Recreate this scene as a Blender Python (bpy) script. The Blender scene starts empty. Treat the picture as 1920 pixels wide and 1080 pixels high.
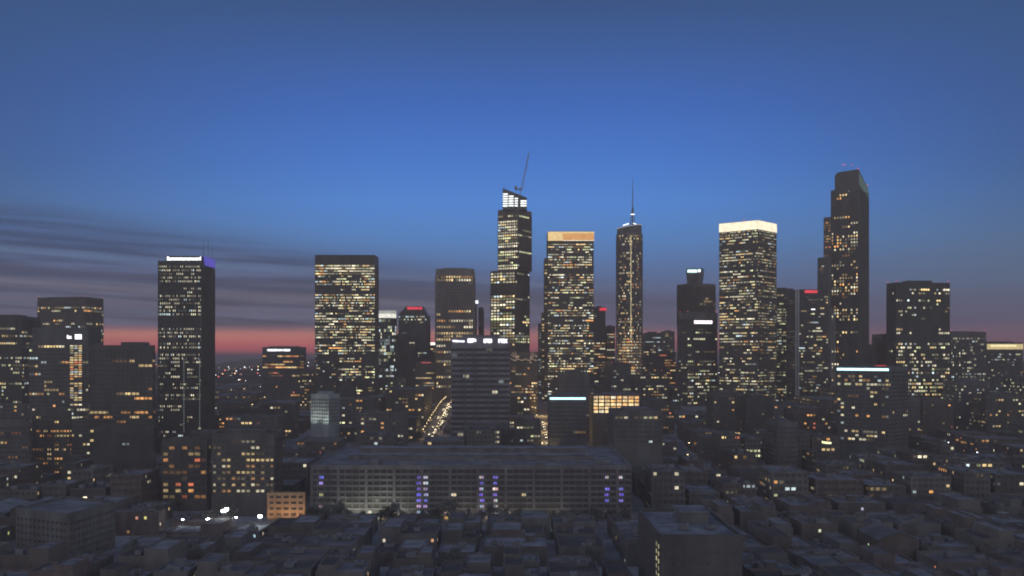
import bpy, math, random
from mathutils import Vector
R = random.Random(7)
sc = bpy.context.scene
col = sc.collection
HC = 90.0            # camera height
F = 1920.0           # focal length in photo pixels

# ------------------------------------------------------------------ camera
cam = bpy.data.cameras.new("camera")
cam.lens = 36; cam.sensor_width = 36; cam.shift_y = 125.0 / 1920.0
cam.clip_start = 1; cam.clip_end = 60000
camo = bpy.data.objects.new("camera", cam); col.objects.link(camo)
camo.location = (0, 0, HC); camo.rotation_euler = (math.radians(90), 0, 0)
sc.camera = camo

# ------------------------------------------------------------------ render / view
sc.view_settings.view_transform = 'Standard'
sc.view_settings.look = 'None'
sc.view_settings.exposure = 0.0
sc.view_settings.gamma = 1.0
sc.render.engine = 'CYCLES'
sc.cycles.max_bounces = 4
sc.cycles.diffuse_bounces = 2
sc.cycles.glossy_bounces = 2
sc.cycles.volume_bounces = 0
sc.cycles.pixel_filter_type = 'BLACKMAN_HARRIS'
sc.cycles.filter_width = 1.9
sc.cycles.sample_clamp_indirect = 2.0

def lin(c):
    c = c / 255.0
    return c / 12.92 if c <= 0.04045 else ((c + 0.055) / 1.055) ** 2.4
def L(r, g, b): return (lin(r), lin(g), lin(b), 1.0)

# ------------------------------------------------------------------ world: dusk sky
W = bpy.data.worlds.new("World"); sc.world = W; W.use_nodes = True
nt = W.node_tree; nt.nodes.clear()
def N(t, tree=None, **kw):
    n = (tree or nt).nodes.new(t)
    for k, v in kw.items(): setattr(n, k, v)
    return n
def M2(op, a, b=None, c=None, clamp=False, tree=None):
    tr = tree or nt
    n = tr.nodes.new('ShaderNodeMath'); n.operation = op; n.use_clamp = clamp
    for i, v in enumerate((a, b, c)):
        if v is None: continue
        if isinstance(v, (int, float)): n.inputs[i].default_value = v
        else: tr.links.new(v, n.inputs[i])
    return n.outputs[0]
def SS(v, a, b, tree=None):
    tr = tree or nt
    n = tr.nodes.new('ShaderNodeMapRange'); n.interpolation_type = 'SMOOTHSTEP'
    tr.links.new(v, n.inputs['Value'])
    for k, x in (('From Min', a), ('From Max', b)):
        if isinstance(x, (int, float)): n.inputs[k].default_value = x
        else: tr.links.new(x, n.inputs[k])
    return n.outputs[0]
def MIX(f, a, b, mode='MIX', tree=None):
    tr = tree or nt
    n = tr.nodes.new('ShaderNodeMix'); n.data_type = 'RGBA'; n.blend_type = mode
    if isinstance(f, (int, float)): n.inputs[0].default_value = f
    else: tr.links.new(f, n.inputs[0])
    for i, v in ((6, a), (7, b)):
        if isinstance(v, tuple): n.inputs[i].default_value = v
        else: tr.links.new(v, n.inputs[i])
    return n.outputs[2]
tc = N('ShaderNodeTexCoord')
sep = N('ShaderNodeSeparateXYZ'); nt.links.new(tc.outputs['Generated'], sep.inputs[0])
dx, dy, dz = sep.outputs
hyp = M2('SQRT', M2('ADD', M2('MULTIPLY', dx, dx), M2('MULTIPLY', dy, dy)))
el = M2('DIVIDE', dz, M2('MAXIMUM', hyp, 0.02))          # tangent of elevation
az = M2('ARCTAN2', dx, dy)                               # 0 towards the skyline
ramp = N('ShaderNodeValToRGB'); cr = ramp.color_ramp
KEYS = [(0.00, (74, 66, 94)), (0.010, (112, 88, 124)), (0.030, (120, 108, 152)), (0.050, (104, 118, 170)),
        (0.080, (92, 134, 198)), (0.110, (86, 150, 226)), (0.145, (80, 150, 240)), (0.185, (66, 131, 226)), (0.24, (55, 110, 200)),
        (0.30, (50, 94, 163)), (0.36, (46, 78, 128)), (0.6, (56, 74, 118)), (1.0, (54, 70, 112))]
while len(cr.elements) < len(KEYS): cr.elements.new(0.5)
for e, (p, c) in zip(cr.elements, KEYS): e.position = p; e.color = L(*c)
nt.links.new(el, ramp.inputs[0])
sky = ramp.outputs[0]
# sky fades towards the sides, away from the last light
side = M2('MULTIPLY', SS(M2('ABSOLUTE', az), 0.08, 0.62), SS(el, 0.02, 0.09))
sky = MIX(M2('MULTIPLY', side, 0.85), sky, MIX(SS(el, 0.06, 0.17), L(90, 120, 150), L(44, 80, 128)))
# afterglow low on the horizon, strongest to the left
g1 = M2('MULTIPLY', SS(el, -0.002, 0.008), M2('SUBTRACT', 1.0, SS(el, 0.016, 0.032)))
nzg = N('ShaderNodeTexNoise'); nzg.inputs['Scale'].default_value = 1.0; nzg.inputs['Detail'].default_value = 3
cg = N('ShaderNodeCombineXYZ')
nt.links.new(M2('MULTIPLY', az, 5.0), cg.inputs[0]); nt.links.new(M2('MULTIPLY', el, 190.0), cg.inputs[1])
nt.links.new(cg.outputs[0], nzg.inputs['Vector'])
leftness = M2('SUBTRACT', 1.0, SS(az, -0.28, 0.42))
pk = M2('MULTIPLY', M2('MULTIPLY', g1, M2('ADD', M2('MULTIPLY', leftness, 0.85), 0.15)), M2('ADD', 0.62, M2('MULTIPLY', nzg.outputs['Fac'], 0.6)), clamp=True)
pink = MIX(SS(el, 0.004, 0.024), (1.05, .165, .20, 1), (1.35, .46, .34, 1))
# cloud sheets: low grey mauve bands with paler streaks
nz = N('ShaderNodeTexNoise'); nz.inputs['Scale'].default_value = 1.0; nz.inputs['Detail'].default_value = 5; nz.inputs['Roughness'].default_value = 0.5; nz.inputs['Distortion'].default_value = 0.35
cv = N('ShaderNodeCombineXYZ')
elt = M2('ADD', el, M2('MULTIPLY', az, 0.045))
nt.links.new(M2('MULTIPLY', az, 2.1), cv.inputs[0]); nt.links.new(M2('MULTIPLY', elt, 44.0), cv.inputs[1]); cv.inputs[2].default_value = 3.4
nt.links.new(cv.outputs[0], nz.inputs['Vector'])
nf = nz.outputs['Fac']
nz2 = N('ShaderNodeTexNoise'); nz2.inputs['Scale'].default_value = 1.0; nz2.inputs['Detail'].default_value = 6; nz2.inputs['Roughness'].default_value = 0.6
cv2 = N('ShaderNodeCombineXYZ')
nt.links.new(M2('MULTIPLY', az, 6.0), cv2.inputs[0]); nt.links.new(M2('MULTIPLY', elt, 150.0), cv2.inputs[1]); cv2.inputs[2].default_value = 9.1
nt.links.new(cv2.outputs[0], nz2.inputs['Vector'])
vt = M2('SUBTRACT', 0.080, M2('MULTIPLY', az, 0.115))
vt = M2('ADD', vt, M2('MULTIPLY', M2('SUBTRACT', nf, 0.5), 0.035))
cm = SS(el, M2('ADD', vt, 0.014), M2('SUBTRACT', vt, 0.020))
cm = M2('MULTIPLY', cm, SS(el, 0.020, 0.034))
amt = M2('ADD', 0.26, M2('MULTIPLY', leftness, 0.66))
cm = M2('MULTIPLY', cm, amt)
nfm = M2('ADD', M2('MULTIPLY', nf, 0.5), M2('MULTIPLY', nz2.outputs['Fac'], 0.5))
dk = MIX(SS(el, 0.03, 0.10), L(68, 70, 108), L(40, 74, 126))
lt = MIX(SS(el, 0.03, 0.12), L(124, 132, 174), L(66, 110, 170))
ccol = MIX(SS(nfm, 0.43, 0.60), dk, lt)
sky = MIX(pk, sky, pink)
sky = MIX(cm, sky, ccol)
def streak(c, w, colr, k):
    d_ = M2('ABSOLUTE', M2('SUBTRACT', M2('ADD', elt, M2('MULTIPLY', M2('SUBTRACT', nf, .5), .010)), c))
    f_ = M2('MULTIPLY', M2('SUBTRACT', 1.0, SS(d_, 0.0, w)), M2('MULTIPLY', leftness, M2('ADD', .35, M2('MULTIPLY', nz2.outputs['Fac'], 1.1))))
    return MIX(M2('MULTIPLY', f_, k, clamp=True), sky, colr)
sky = streak(.071, .006, L(104, 136, 186), .75)
sky = streak(.0435, .0065, L(140, 138, 166), .75)
sky = streak(.056, .004, L(74, 76, 116), .5)
sky = streak(.031, .003, L(134, 116, 140), .5)
# the sky behind the camera: unseen, set pale and bright to fill the facades
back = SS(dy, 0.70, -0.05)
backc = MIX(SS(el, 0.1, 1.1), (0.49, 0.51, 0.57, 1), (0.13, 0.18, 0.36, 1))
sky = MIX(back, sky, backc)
nish = N('ShaderNodeTexSky'); nish.sky_type = 'NISHITA'; nish.sun_disc = False
nish.sun_elevation = math.radians(-4.0); nish.sun_rotation = math.radians(-15)
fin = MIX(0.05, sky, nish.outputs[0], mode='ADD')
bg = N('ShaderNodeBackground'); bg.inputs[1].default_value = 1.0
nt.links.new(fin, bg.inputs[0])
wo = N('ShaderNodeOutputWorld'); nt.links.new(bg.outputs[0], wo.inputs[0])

# afterglow: last light low over the left horizon
sun = bpy.data.lights.new("afterglow_sun", 'SUN'); sun.energy = 0.05; sun.angle = math.radians(40); sun.color = (1, 0.55, 0.45)
so = bpy.data.objects.new("afterglow_sun", sun); col.objects.link(so)
so.rotation_euler = Vector((0.25, -1, -0.10)).to_track_quat('-Z', 'Y').to_euler()

# ------------------------------------------------------------------ materials
MATS = {}
def wallmat(name, rgb, rough=0.8, var=0.35, scale=0.12, metal=0.0, spec=0.3):
    if name in MATS: return MATS[name]
    m = bpy.data.materials.new(name); m.use_nodes = True
    t = m.node_tree; b = t.nodes['Principled BSDF']
    b.inputs['Roughness'].default_value = rough; b.inputs['Metallic'].default_value = metal
    b.inputs['Specular IOR Level'].default_value = spec
    o = t.nodes.new('ShaderNodeTexCoord'); mp = t.nodes.new('ShaderNodeMapping')
    t.links.new(o.outputs['Object'], mp.inputs[0]); mp.inputs['Scale'].default_value = (1, 1, 0.35)
    n = t.nodes.new('ShaderNodeTexNoise'); n.inputs['Scale'].default_value = scale; n.inputs['Detail'].default_value = 7; n.inputs['Roughness'].default_value = 0.62
    t.links.new(mp.outputs[0], n.inputs['Vector'])
    mr = t.nodes.new('ShaderNodeMapRange'); t.links.new(n.outputs['Fac'], mr.inputs[0])
    mr.inputs['From Min'].default_value = 0.3; mr.inputs['From Max'].default_value = 0.7
    mr.inputs['To Min'].default_value = 1 - var; mr.inputs['To Max'].default_value = 1 + var
    mx = t.nodes.new('ShaderNodeVectorMath'); mx.operation = 'SCALE'
    mx.inputs[0].default_value = rgb; t.links.new(mr.outputs[0], mx.inputs['Scale'])
    t.links.new(mx.outputs[0], b.inputs['Base Color'])
    MATS[name] = m; return m
def emit(name, rgb, s, sample=False):
    if name in MATS: return MATS[name]
    m = bpy.data.materials.new(name); m.use_nodes = True
    b = m.node_tree.nodes['Principled BSDF']
    b.inputs['Base Color'].default_value = (0.3, 0.3, 0.3, 1)
    b.inputs['Emission Color'].default_value = (*rgb, 1); b.inputs['Emission Strength'].default_value = s
    if name.startswith('crown_') or name.startswith('colon') or name.startswith('cap_'):
        t = m.node_tree; o = t.nodes.new('ShaderNodeTexCoord'); n = t.nodes.new('ShaderNodeTexNoise'); n.inputs['Scale'].default_value = .22; n.inputs['Detail'].default_value = 4
        t.links.new(o.outputs['Object'], n.inputs['Vector']); mr = t.nodes.new('ShaderNodeMapRange'); t.links.new(n.outputs['Fac'], mr.inputs[0])
        mr.inputs['From Min'].default_value = .3; mr.inputs['From Max'].default_value = .7; mr.inputs['To Min'].default_value = s * .82; mr.inputs['To Max'].default_value = s * 1.15
        t.links.new(mr.outputs[0], b.inputs['Emission Strength'])
    if not sample: m.cycles.emission_sampling = 'NONE'
    MATS[name] = m; return m
def glassmat(name, rgb, rough, uneven=0.5, sc_=0.35):
    m = bpy.data.materials.new(name); m.use_nodes = True
    t = m.node_tree; b = t.nodes['Principled BSDF']
    b.inputs['Base Color'].default_value = (*rgb, 1); b.inputs['Roughness'].default_value = rough
    a = t.nodes.new('ShaderNodeAttribute'); a.attribute_name = 'glow'
    o = t.nodes.new('ShaderNodeTexCoord')
    n = t.nodes.new('ShaderNodeTexNoise'); n.inputs['Scale'].default_value = sc_; n.inputs['Detail'].default_value = 3
    t.links.new(o.outputs['Object'], n.inputs['Vector'])
    mr = t.nodes.new('ShaderNodeMapRange'); t.links.new(n.outputs['Fac'], mr.inputs[0])
    mr.inputs['From Min'].default_value = 0.3; mr.inputs['From Max'].default_value = 0.7
    mr.inputs['To Min'].default_value = 1 - uneven; mr.inputs['To Max'].default_value = 1 + uneven
    t.links.new(a.outputs['Color'], b.inputs['Emission Color']); t.links.new(mr.outputs[0], b.inputs['Emission Strength'])
    m.cycles.emission_sampling = 'NONE'
    MATS[name] = m; return m
GLASS = glassmat('window_glass', (0.09, 0.085, 0.08), 0.3)
DEEPGLASS = glassmat('deep_glass', (0.05, 0.05, 0.055), 0.35)
TEALGLASS = glassmat('teal_glass', (0.06, 0.095, 0.10), 0.25)
CHAR = wallmat('charcoal_cladding', (0.125, 0.116, 0.106), 0.6)
DARK = wallmat('dark_cladding', (0.10, 0.094, 0.088), 0.5)
BROWN = wallmat('brown_granite', (0.145, 0.122, 0.105), 0.6)
TAN = wallmat('tan_concrete', (0.17, 0.156, 0.142), 0.85)
GREY = wallmat('grey_concrete', (0.16, 0.152, 0.145), 0.85)
PALE = wallmat('pale_concrete', (0.23, 0.21, 0.19), 0.85)
BLUEGREY = wallmat('blue_grey_panel', (0.14, 0.138, 0.14), 0.5)
BRICK = wallmat('dull_red_brick', (0.18, 0.14, 0.125), 0.9, scale=0.3)
STEEL = wallmat('grey_steel', (0.22, 0.22, 0.22), 0.5, metal=0.3)
FLOODLIT_LOOK = wallmat('floodlit_look', (0.6, 0.58, 0.55), 0.7)  # pale fin and ribs: floodlighting put into the base colour
ROOFS = [wallmat('roof_membrane_grey', (0.13, 0.125, 0.12), 0.9, 0.5, 0.08), wallmat('roof_membrane_pale', (0.17, 0.168, 0.168), 0.85, 0.6, 0.1),
         wallmat('roof_gravel_dark', (0.075, 0.07, 0.065), 0.95, 0.5, 0.1), wallmat('roof_coating_white', (0.20, 0.20, 0.20), 0.8, 0.6, 0.15)]
PALE2 = wallmat('cream_render', (0.19, 0.175, 0.155), 0.85)
WALLS = {'grey': GREY, 'tan': TAN, 'dark': CHAR, 'pale': PALE2, 'brick': BRICK, 'brown': BROWN}
EW = emit('sign_white', (0.92, 0.95, 1.0), 2.4)
ER = emit('sign_red', (1.0, 0.03, 0.05), 1.1)
EB = emit('sign_blue', (0.12, 0.08, 0.85), 0.5)
ETW = emit('strip_cold_white', (0.55, 0.90, 1.0), 2.6, True)
ECREAM = emit('crown_cream', (1.0, 0.88, 0.62), 1.35)
EYEL = emit('crown_yellow', (1.0, 0.70, 0.28), 1.0)
EGOLD = emit('crown_gold', (1.0, 0.46, 0.11), 0.95)
EREDDOT = emit('beacon_red', (1.0, 0.12, 0.2), 1.1)
EWARM = emit('lamp_warm', (1.0, 0.72, 0.38), 14.0)
ECOLD = emit('lamp_cold', (0.82, 0.93, 1.0), 14.0)
EHEAD = emit('headlight_white', (1.0, 0.84, 0.55), 13.0)

# ------------------------------------------------------------------ mesh helpers
class MB:
    def __init__(s): s.v = []; s.f = []; s.m = []; s.g = []; s.mats = []; s.glow = False
    def mi(s, m):
        if m not in s.mats: s.mats.append(m)
        return s.mats.index(m)
    def face(s, pts, m, glow=None):
        b = len(s.v); s.v += [tuple(p) for p in pts]; s.f.append(tuple(range(b, b + len(pts))))
        s.m.append(s.mi(m)); s.g.append(glow or (0, 0, 0))
        if glow: s.glow = True
    def prism(s, poly, z0, z1, m, top=True, bottom=False):
        n = len(poly)
        for i in range(n):
            a = poly[i]; b = poly[(i + 1) % n]
            s.face([(a[0], a[1], z0), (b[0], b[1], z0), (b[0], b[1], z1), (a[0], a[1], z1)], m)
        if top: s.face([(p[0], p[1], z1) for p in poly], m)
        if bottom: s.face([(p[0], p[1], z0) for p in reversed(poly)], m)
    def box(s, x0, x1, y0, y1, z0, z1, m): s.prism([(x0, y0), (x1, y0), (x1, y1), (x0, y1)], z0, z1, m, True, True)
    def obox(s, c, d, n, w, t, z0, z1, m):
        """box on a wall: centre c, along d half width w, along n from t0 to t1"""
        t0, t1 = t
        P = [(c[0] + d[0] * a + n[0] * b, c[1] + d[1] * a + n[1] * b) for a, b in ((-w, t1), (w, t1), (w, t0), (-w, t0))]
        s.prism(P, z0, z1, m, True, True)
    def bar(s, a, b, r, m, n=4, r2=None):
        a = Vector(a); b = Vector(b); d = (b - a).normalized()
        u = d.orthogonal().normalized(); w = d.cross(u); r2 = r if r2 is None else r2
        A = [a + (u * math.cos(k * 2 * math.pi / n) + w * math.sin(k * 2 * math.pi / n)) * r for k in range(n)]
        B = [b + (u * math.cos(k * 2 * math.pi / n) + w * math.sin(k * 2 * math.pi / n)) * r2 for k in range(n)]
        for k in range(n): s.face([A[k], A[(k + 1) % n], B[(k + 1) % n], B[k]], m)
        s.face(list(reversed(A)), m); s.face(B, m)
    def mesh(s, name, off=(0, 0, 0)):
        me = bpy.data.meshes.new(name)
        me.from_pydata([(p[0] - off[0], p[1] - off[1], p[2] - off[2]) for p in s.v], [], s.f)
        for m in s.mats: me.materials.append(m)
        me.polygons.foreach_set('material_index', s.m)
        if s.glow:
            at = me.color_attributes.new('glow', 'FLOAT_COLOR', 'CORNER')
            buf = []
            for f, g in zip(s.f, s.g): buf += list((g[0], g[1], g[2], 1.0)) * len(f)
            at.data.foreach_set('color', buf)
        me.update(); return me
    def build(s, name, parent=None, root=None):
        off = tuple(root.location) if root else (0, 0, 0)
        o = bpy.data.objects.new(name, s.mesh(name, off)); col.objects.link(o)
        if parent: o.parent = parent
        return o
LABELS = {}
def tag(o, label=None, cat=None, group=None, kind=None):
    if label: o['label'] = label
    if cat: o['category'] = cat
    if group: o['group'] = group
    if kind: o['kind'] = kind
    return o
def empty(name, loc, label, cat, group=None):
    o = bpy.data.objects.new(name, None); col.objects.link(o); o.location = loc
    o.empty_display_size = 1
    return tag(o, label, cat, group)

# ------------------------------------------------------------------ terrain: ground climbs towards downtown
def gz(y):
    t = min(1, max(0, (y - 640) / 620.0)); t = t * t * (3 - 2 * t)
    return 30.0 * t
def X(px, D): return (px - 960.0) / F * D
def Z(py, D): return HC + (665.0 - py) / F * D

FOOT = []     # occupied ground (x0,x1,y0,y1)
def claim(poly, pad=5):
    xs = [p[0] for p in poly]; ys = [p[1] for p in poly]
    FOOT.append((min(xs) - pad, max(xs) + pad, min(ys) - pad, max(ys) + pad))
def free(x0, x1, y0, y1):
    return not any(x0 < b and x1 > a and y0 < d and y1 > c for a, b, c, d in FOOT)

def corner_poly(xa, xc, xb, D, t=0.0, depth=40.0, width=None):
    """footprint seen as a left face (xa..xc) and a right face (xc..xb) meeting at a corner at distance D"""
    t = math.radians(t)
    P = (X(xc, D), D)
    Ld = (-math.cos(t), math.sin(t)); Rd = (math.sin(t), math.cos(t))
    def hit(px, d):
        k = (px - 960.0) / F
        den = d[0] - k * d[1]
        return (k * P[1] - P[0]) / den if abs(den) > 1e-6 else None
    wl = hit(xa, Ld) if xa < xc else width
    wr = hit(xb, Rd) if xb > xc else depth
    if xb - xc > 6 and (wr is None or wr < 3 or wr > 75):      # turn the block until that face has a sensible depth
        best = None
        for k in range(2, 80):
            t = math.radians(k); Ld = (-math.cos(t), math.sin(t)); Rd = (math.sin(t), math.cos(t))
            w_ = hit(xb, Rd)
            if w_ and w_ > 3 and (best is None or abs(w_ - depth) < best[0]): best = (abs(w_ - depth), k)
        t = math.radians(best[1]); Ld = (-math.cos(t), math.sin(t)); Rd = (math.sin(t), math.cos(t))
        wl = hit(xa, Ld); wr = hit(xb, Rd)
    if wl is None or wl < 3: wl = width or depth
    if wr is None or wr < 3 or wr > 90: wr = depth
    A = (P[0] + Ld[0] * wl, P[1] + Ld[1] * wl)
    B = (P[0] + Rd[0] * wr, P[1] + Rd[1] * wr)
    C = (A[0] + Rd[0] * wr, A[1] + Rd[1] * wr)
    return [A, P, B, C]          # counter clockwise from above
def ngon(cx, cy, r, n, ph=0): return [(cx + r * math.cos(ph + 2 * math.pi * k / n), cy + r * math.sin(ph + 2 * math.pi * k / n)) for k in range(n)]
def inset(poly, d):
    n = len(poly); out = []
    for i in range(n):
        p0 = Vector(poly[i - 1]); p1 = Vector(poly[i]); p2 = Vector(poly[(i + 1) % n])
        e1 = (p1 - p0).normalized(); e2 = (p2 - p1).normalized()
        n1 = Vector((-e1.y, e1.x)); n2 = Vector((-e2.y, e2.x))
        b = (n1 + n2); b = b / max(0.3, b.length_squared) * 2
        q = p1 + b * d; out.append((q.x, q.y))
    return out

WARM = (1.0, 0.72, 0.32); PALEW = (1.0, 0.90, 0.62); AMBER = (1.0, 0.46, 0.14); COOL = (0.75, 0.92, 0.95); GRN = (0.88, 0.90, 0.48); BLUE = (0.25, 0.2, 1.0); REDW = (1, 0.25, 0.12)
MIXES = {'office': [(PALEW, 5), (WARM, 3), (GRN, 2), (AMBER, 1), (COOL, 1)], 'warm': [(WARM, 5), (PALEW, 3), (AMBER, 2)],
         'cool': [(COOL, 4), (PALEW, 3), (GRN, 2)], 'amber': [(AMBER, 4), (WARM, 3), (REDW, 1)], 'green': [(GRN, 3), (PALEW, 4), (COOL, 1), (WARM, 2)],
         'mixed': [(WARM, 4), (PALEW, 3), (AMBER, 2), (COOL, 2), (GRN, 1)], 'white': [(PALEW, 6), (COOL, 1)], 'gold': [((1, .55, .2), 4), ((1, .72, .36), 3), ((1, .88, .6), 1)], 'redish': [(REDW, 2), (AMBER, 3), (PALEW, 2)]}
def pick(mix, r=R):
    L_ = MIXES[mix]; t = r.uniform(0, sum(w for _, w in L_))
    for c, w in L_:
        t -= w
        if t <= 0: return c
    return L_[0][0]
def lights(n, dens, mix, bright, run=4.0, r=R):
    """row of n panes: runs of lit rooms between dark ones"""
    out = []; on = r.random() < dens; c = pick(mix, r); lv = 1.0
    for i in range(n):
        if dens >= 0.97: on = True
        elif on:
            if r.random() < (1.0 / run): on = False
        elif dens > 0 and r.random() < (1.0 / run) * dens / max(0.03, 1 - dens): on = True
        if dens <= 0: on = False
        if not on: out.append(None); continue
        if mix == 'gold': c = pick(mix, r); lv = r.uniform(.7, 1.3)
        elif i == 0 or out[-1] is None or r.random() < 0.36:
            c = pick(mix, r); lv = r.choice((0.12, 0.25, 0.45, 0.7, 1.0, 1.0, 1.6))
        k = lv * bright * r.uniform(0.7, 1.2)
        out.append((c[0] * k, c[1] * k, c[2] * k))
    return out

def face_seen(a, b):
    ex, ey = b[0] - a[0], b[1] - a[1]
    l = math.hypot(ex, ey); nx, ny = ey / l, -ex / l      # outward for ccw polygons
    mx, my = (a[0] + b[0]) / 2, (a[1] + b[1]) / 2
    return (nx * -mx + ny * -my) / math.hypot(mx, my) > -0.12

def facade(root, wmb, poly, z0, z1, fh, bay, sp, pier, proud, dens, mix, bright, run, glass, wall, sidedens=None, glassinset=0.35):
    """storeys of glass rows between spandrels and piers; one window_row per storey"""
    nf = max(1, int(round((z1 - z0) / fh))); fh = (z1 - z0) / nf
    gp = inset(poly, glassinset)
    n = len(poly)
    for k in range(nf):
        zb = z0 + k * fh; zs = zb + sp * fh; zt = zb + fh
        wmb.prism(poly, zb, zs, wall, True, True)
        g = MB()
        zmid = (zs + zt) / 2
        d = dens(zmid) if callable(dens) else dens
        # storey by storey activity
        dd = d * R.choice((0.35, 0.8, 1.0, 1.2, 1.4, 1.9)) if d < 0.9 else d
        if d < 0.9: dd = min(dd, 0.95)
        for i in range(n):
            a, b = gp[i], gp[(i + 1) % n]; oa, ob = poly[i], poly[(i + 1) % n]
            if not face_seen(oa, ob):
                g.face([(a[0], a[1], zs), (b[0], b[1], zs), (b[0], b[1], zt), (a[0], a[1], zt)], glass, (0, 0, 0)); continue
            l = math.hypot(b[0] - a[0], b[1] - a[1]); nb = max(1, int(round(l / bay)))
            mul = 1.0
            if sidedens is not None and i in sidedens: mul = sidedens[i]
            for j, c in enumerate(lights(nb, min(0.98, dd * mul), mix, bright, run)):
                t0, t1 = j / nb, (j + 1) / nb
                p = (a[0] + (b[0] - a[0]) * t0, a[1] + (b[1] - a[1]) * t0); q = (a[0] + (b[0] - a[0]) * t1, a[1] + (b[1] - a[1]) * t1)
                g.face([(p[0], p[1], zs), (q[0], q[1], zs), (q[0], q[1], zt), (p[0], p[1], zt)], glass, c or (0.0, 0.0, 0.0))
        g.build('window_row', root, root)
    if pier > 0:
        for i in range(n):
            a, b = poly[i], poly[(i + 1) % n]
            if not face_seen(a, b): continue
            l = math.hypot(b[0] - a[0], b[1] - a[1]); nb = max(1, int(round(l / bay)))
            d = ((b[0] - a[0]) / l, (b[1] - a[1]) / l); nn = (d[1], -d[0])
            for j in range(nb + 1):
                s_ = min(max(j / nb * l, pier / 2), l - pier / 2)
                c = (a[0] + d[0] * s_, a[1] + d[1] * s_)
                wmb.obox(c, d, nn, pier / 2, (-glassinset - 0.05, proud), z0, z1, wall)

def parapet(wmb, poly, z0, z1, wall, h=1.2, th=0.5):
    ip = inset(poly, th); n = len(poly)
    wmb.prism(poly, z0, z1, wall, False, True)
    for i in range(n):
        a, b = poly[i], poly[(i + 1) % n]; c, d = ip[i], ip[(i + 1) % n]
        wmb.face([(a[0], a[1], z1), (b[0], b[1], z1), (d[0], d[1], z1), (c[0], c[1], z1)], wall)
        wmb.face([(d[0], d[1], z1 - h), (c[0], c[1], z1 - h), (c[0], c[1], z1), (d[0], d[1], z1)], wall)
    return ip, z1 - h

TOWERS = []
def tower(label, poly, ztop, name='office_tower', cat='skyscraper', z0=None, ylow=None, fh=4.0, bay=3.0, sp=0.5, pier=0.4, proud=0.12,
          dens=0.3, mix='office', bright=1.0, run=4.0, glass=None, wall=None, crown=4.0, crownwall=None, roofmat=None, group='downtown towers',
          sidedens=None, pent=True, beacon=False, setbacks=(), extra_top=None):
    cx = sum(p[0] for p in poly) / len(poly); cy = sum(p[1] for p in poly) / len(poly)
    ymin = min(p[1] for p in poly)
    g0 = gz(ymin) if z0 is None else z0
    root = empty(name, (cx, cy, g0), label, cat, group)
    glass = glass or GLASS; wall = wall or CHAR
    claim(poly)
    w = MB()
    zl = g0
    if ylow is not None: zl = max(g0 + 1, Z(ylow, ymin))
    w.prism(poly, g0 - 3, zl, wall, True, False)
    zf = ztop - crown
    facade(root, w, poly, zl, zf, fh, bay, sp, pier, proud, dens, mix, bright, run, glass, wall, sidedens)
    cw = crownwall or wall
    ip, zr = parapet(w, poly, zf, ztop, cw)
    w.build('wall', root, root)
    r = MB(); r.face([(p[0], p[1], zr) for p in ip], roofmat or ROOFS[0]); r.build('roof', root, root)
    if pent:
        q = inset(poly, min(9, 0.22 * math.sqrt(abs(poly_area(poly))))) 
        m = MB(); m.prism(q, zr, ztop + R.uniform(0.8, 2.0), cw, True, False)
        for k in range(3):
            p0 = q[k % len(q)]; p1 = q[(k + 1) % len(q)]
        m.build('penthouse', root, root)
    if beacon:
        for p in inset(poly, 1.0)[:3]:
            b = MB(); b.bar((p[0], p[1], zr), (p[0], p[1], ztop + 1.2), 0.15, STEEL); b.box(p[0] - .4, p[0] + .4, p[1] - .4, p[1] + .4, ztop + 1.2, ztop + 1.9, EREDDOT)
            b.build('beacon', root, root)
    TOWERS.append((root, poly, ztop))
    return root
def poly_area(p): return 0.5 * sum(p[i][0] * p[(i + 1) % len(p)][1] - p[(i + 1) % len(p)][0] * p[i][1] for i in range(len(p)))

def tier(root, poly, zb, ztop, fh=4.0, bay=3.0, sp=0.5, pier=0.4, proud=0.12, dens=0.3, mix='office', bright=1.0, run=4.0, glass=None, wall=None, crown=3.0, crownwall=None, sidedens=None, name='upper_wall'):
    w = MB(); wall = wall or CHAR
    facade(root, w, poly, zb, ztop - crown, fh, bay, sp, pier, proud, dens, mix, bright, run, glass or GLASS, wall, sidedens)
    ip, zr = parapet(w, poly, ztop - crown, ztop, crownwall or wall)
    w.build(name, root, root)
    r = MB(); r.face([(p[0], p[1], zr) for p in ip], ROOFS[0]); r.build('roof', root, root)

def box_part(root, name, x0, x1, y0, y1, z0, z1, m):
    b = MB(); b.box(x0, x1, y0, y1, z0, z1, m); return b.build(name, root, root)

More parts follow.
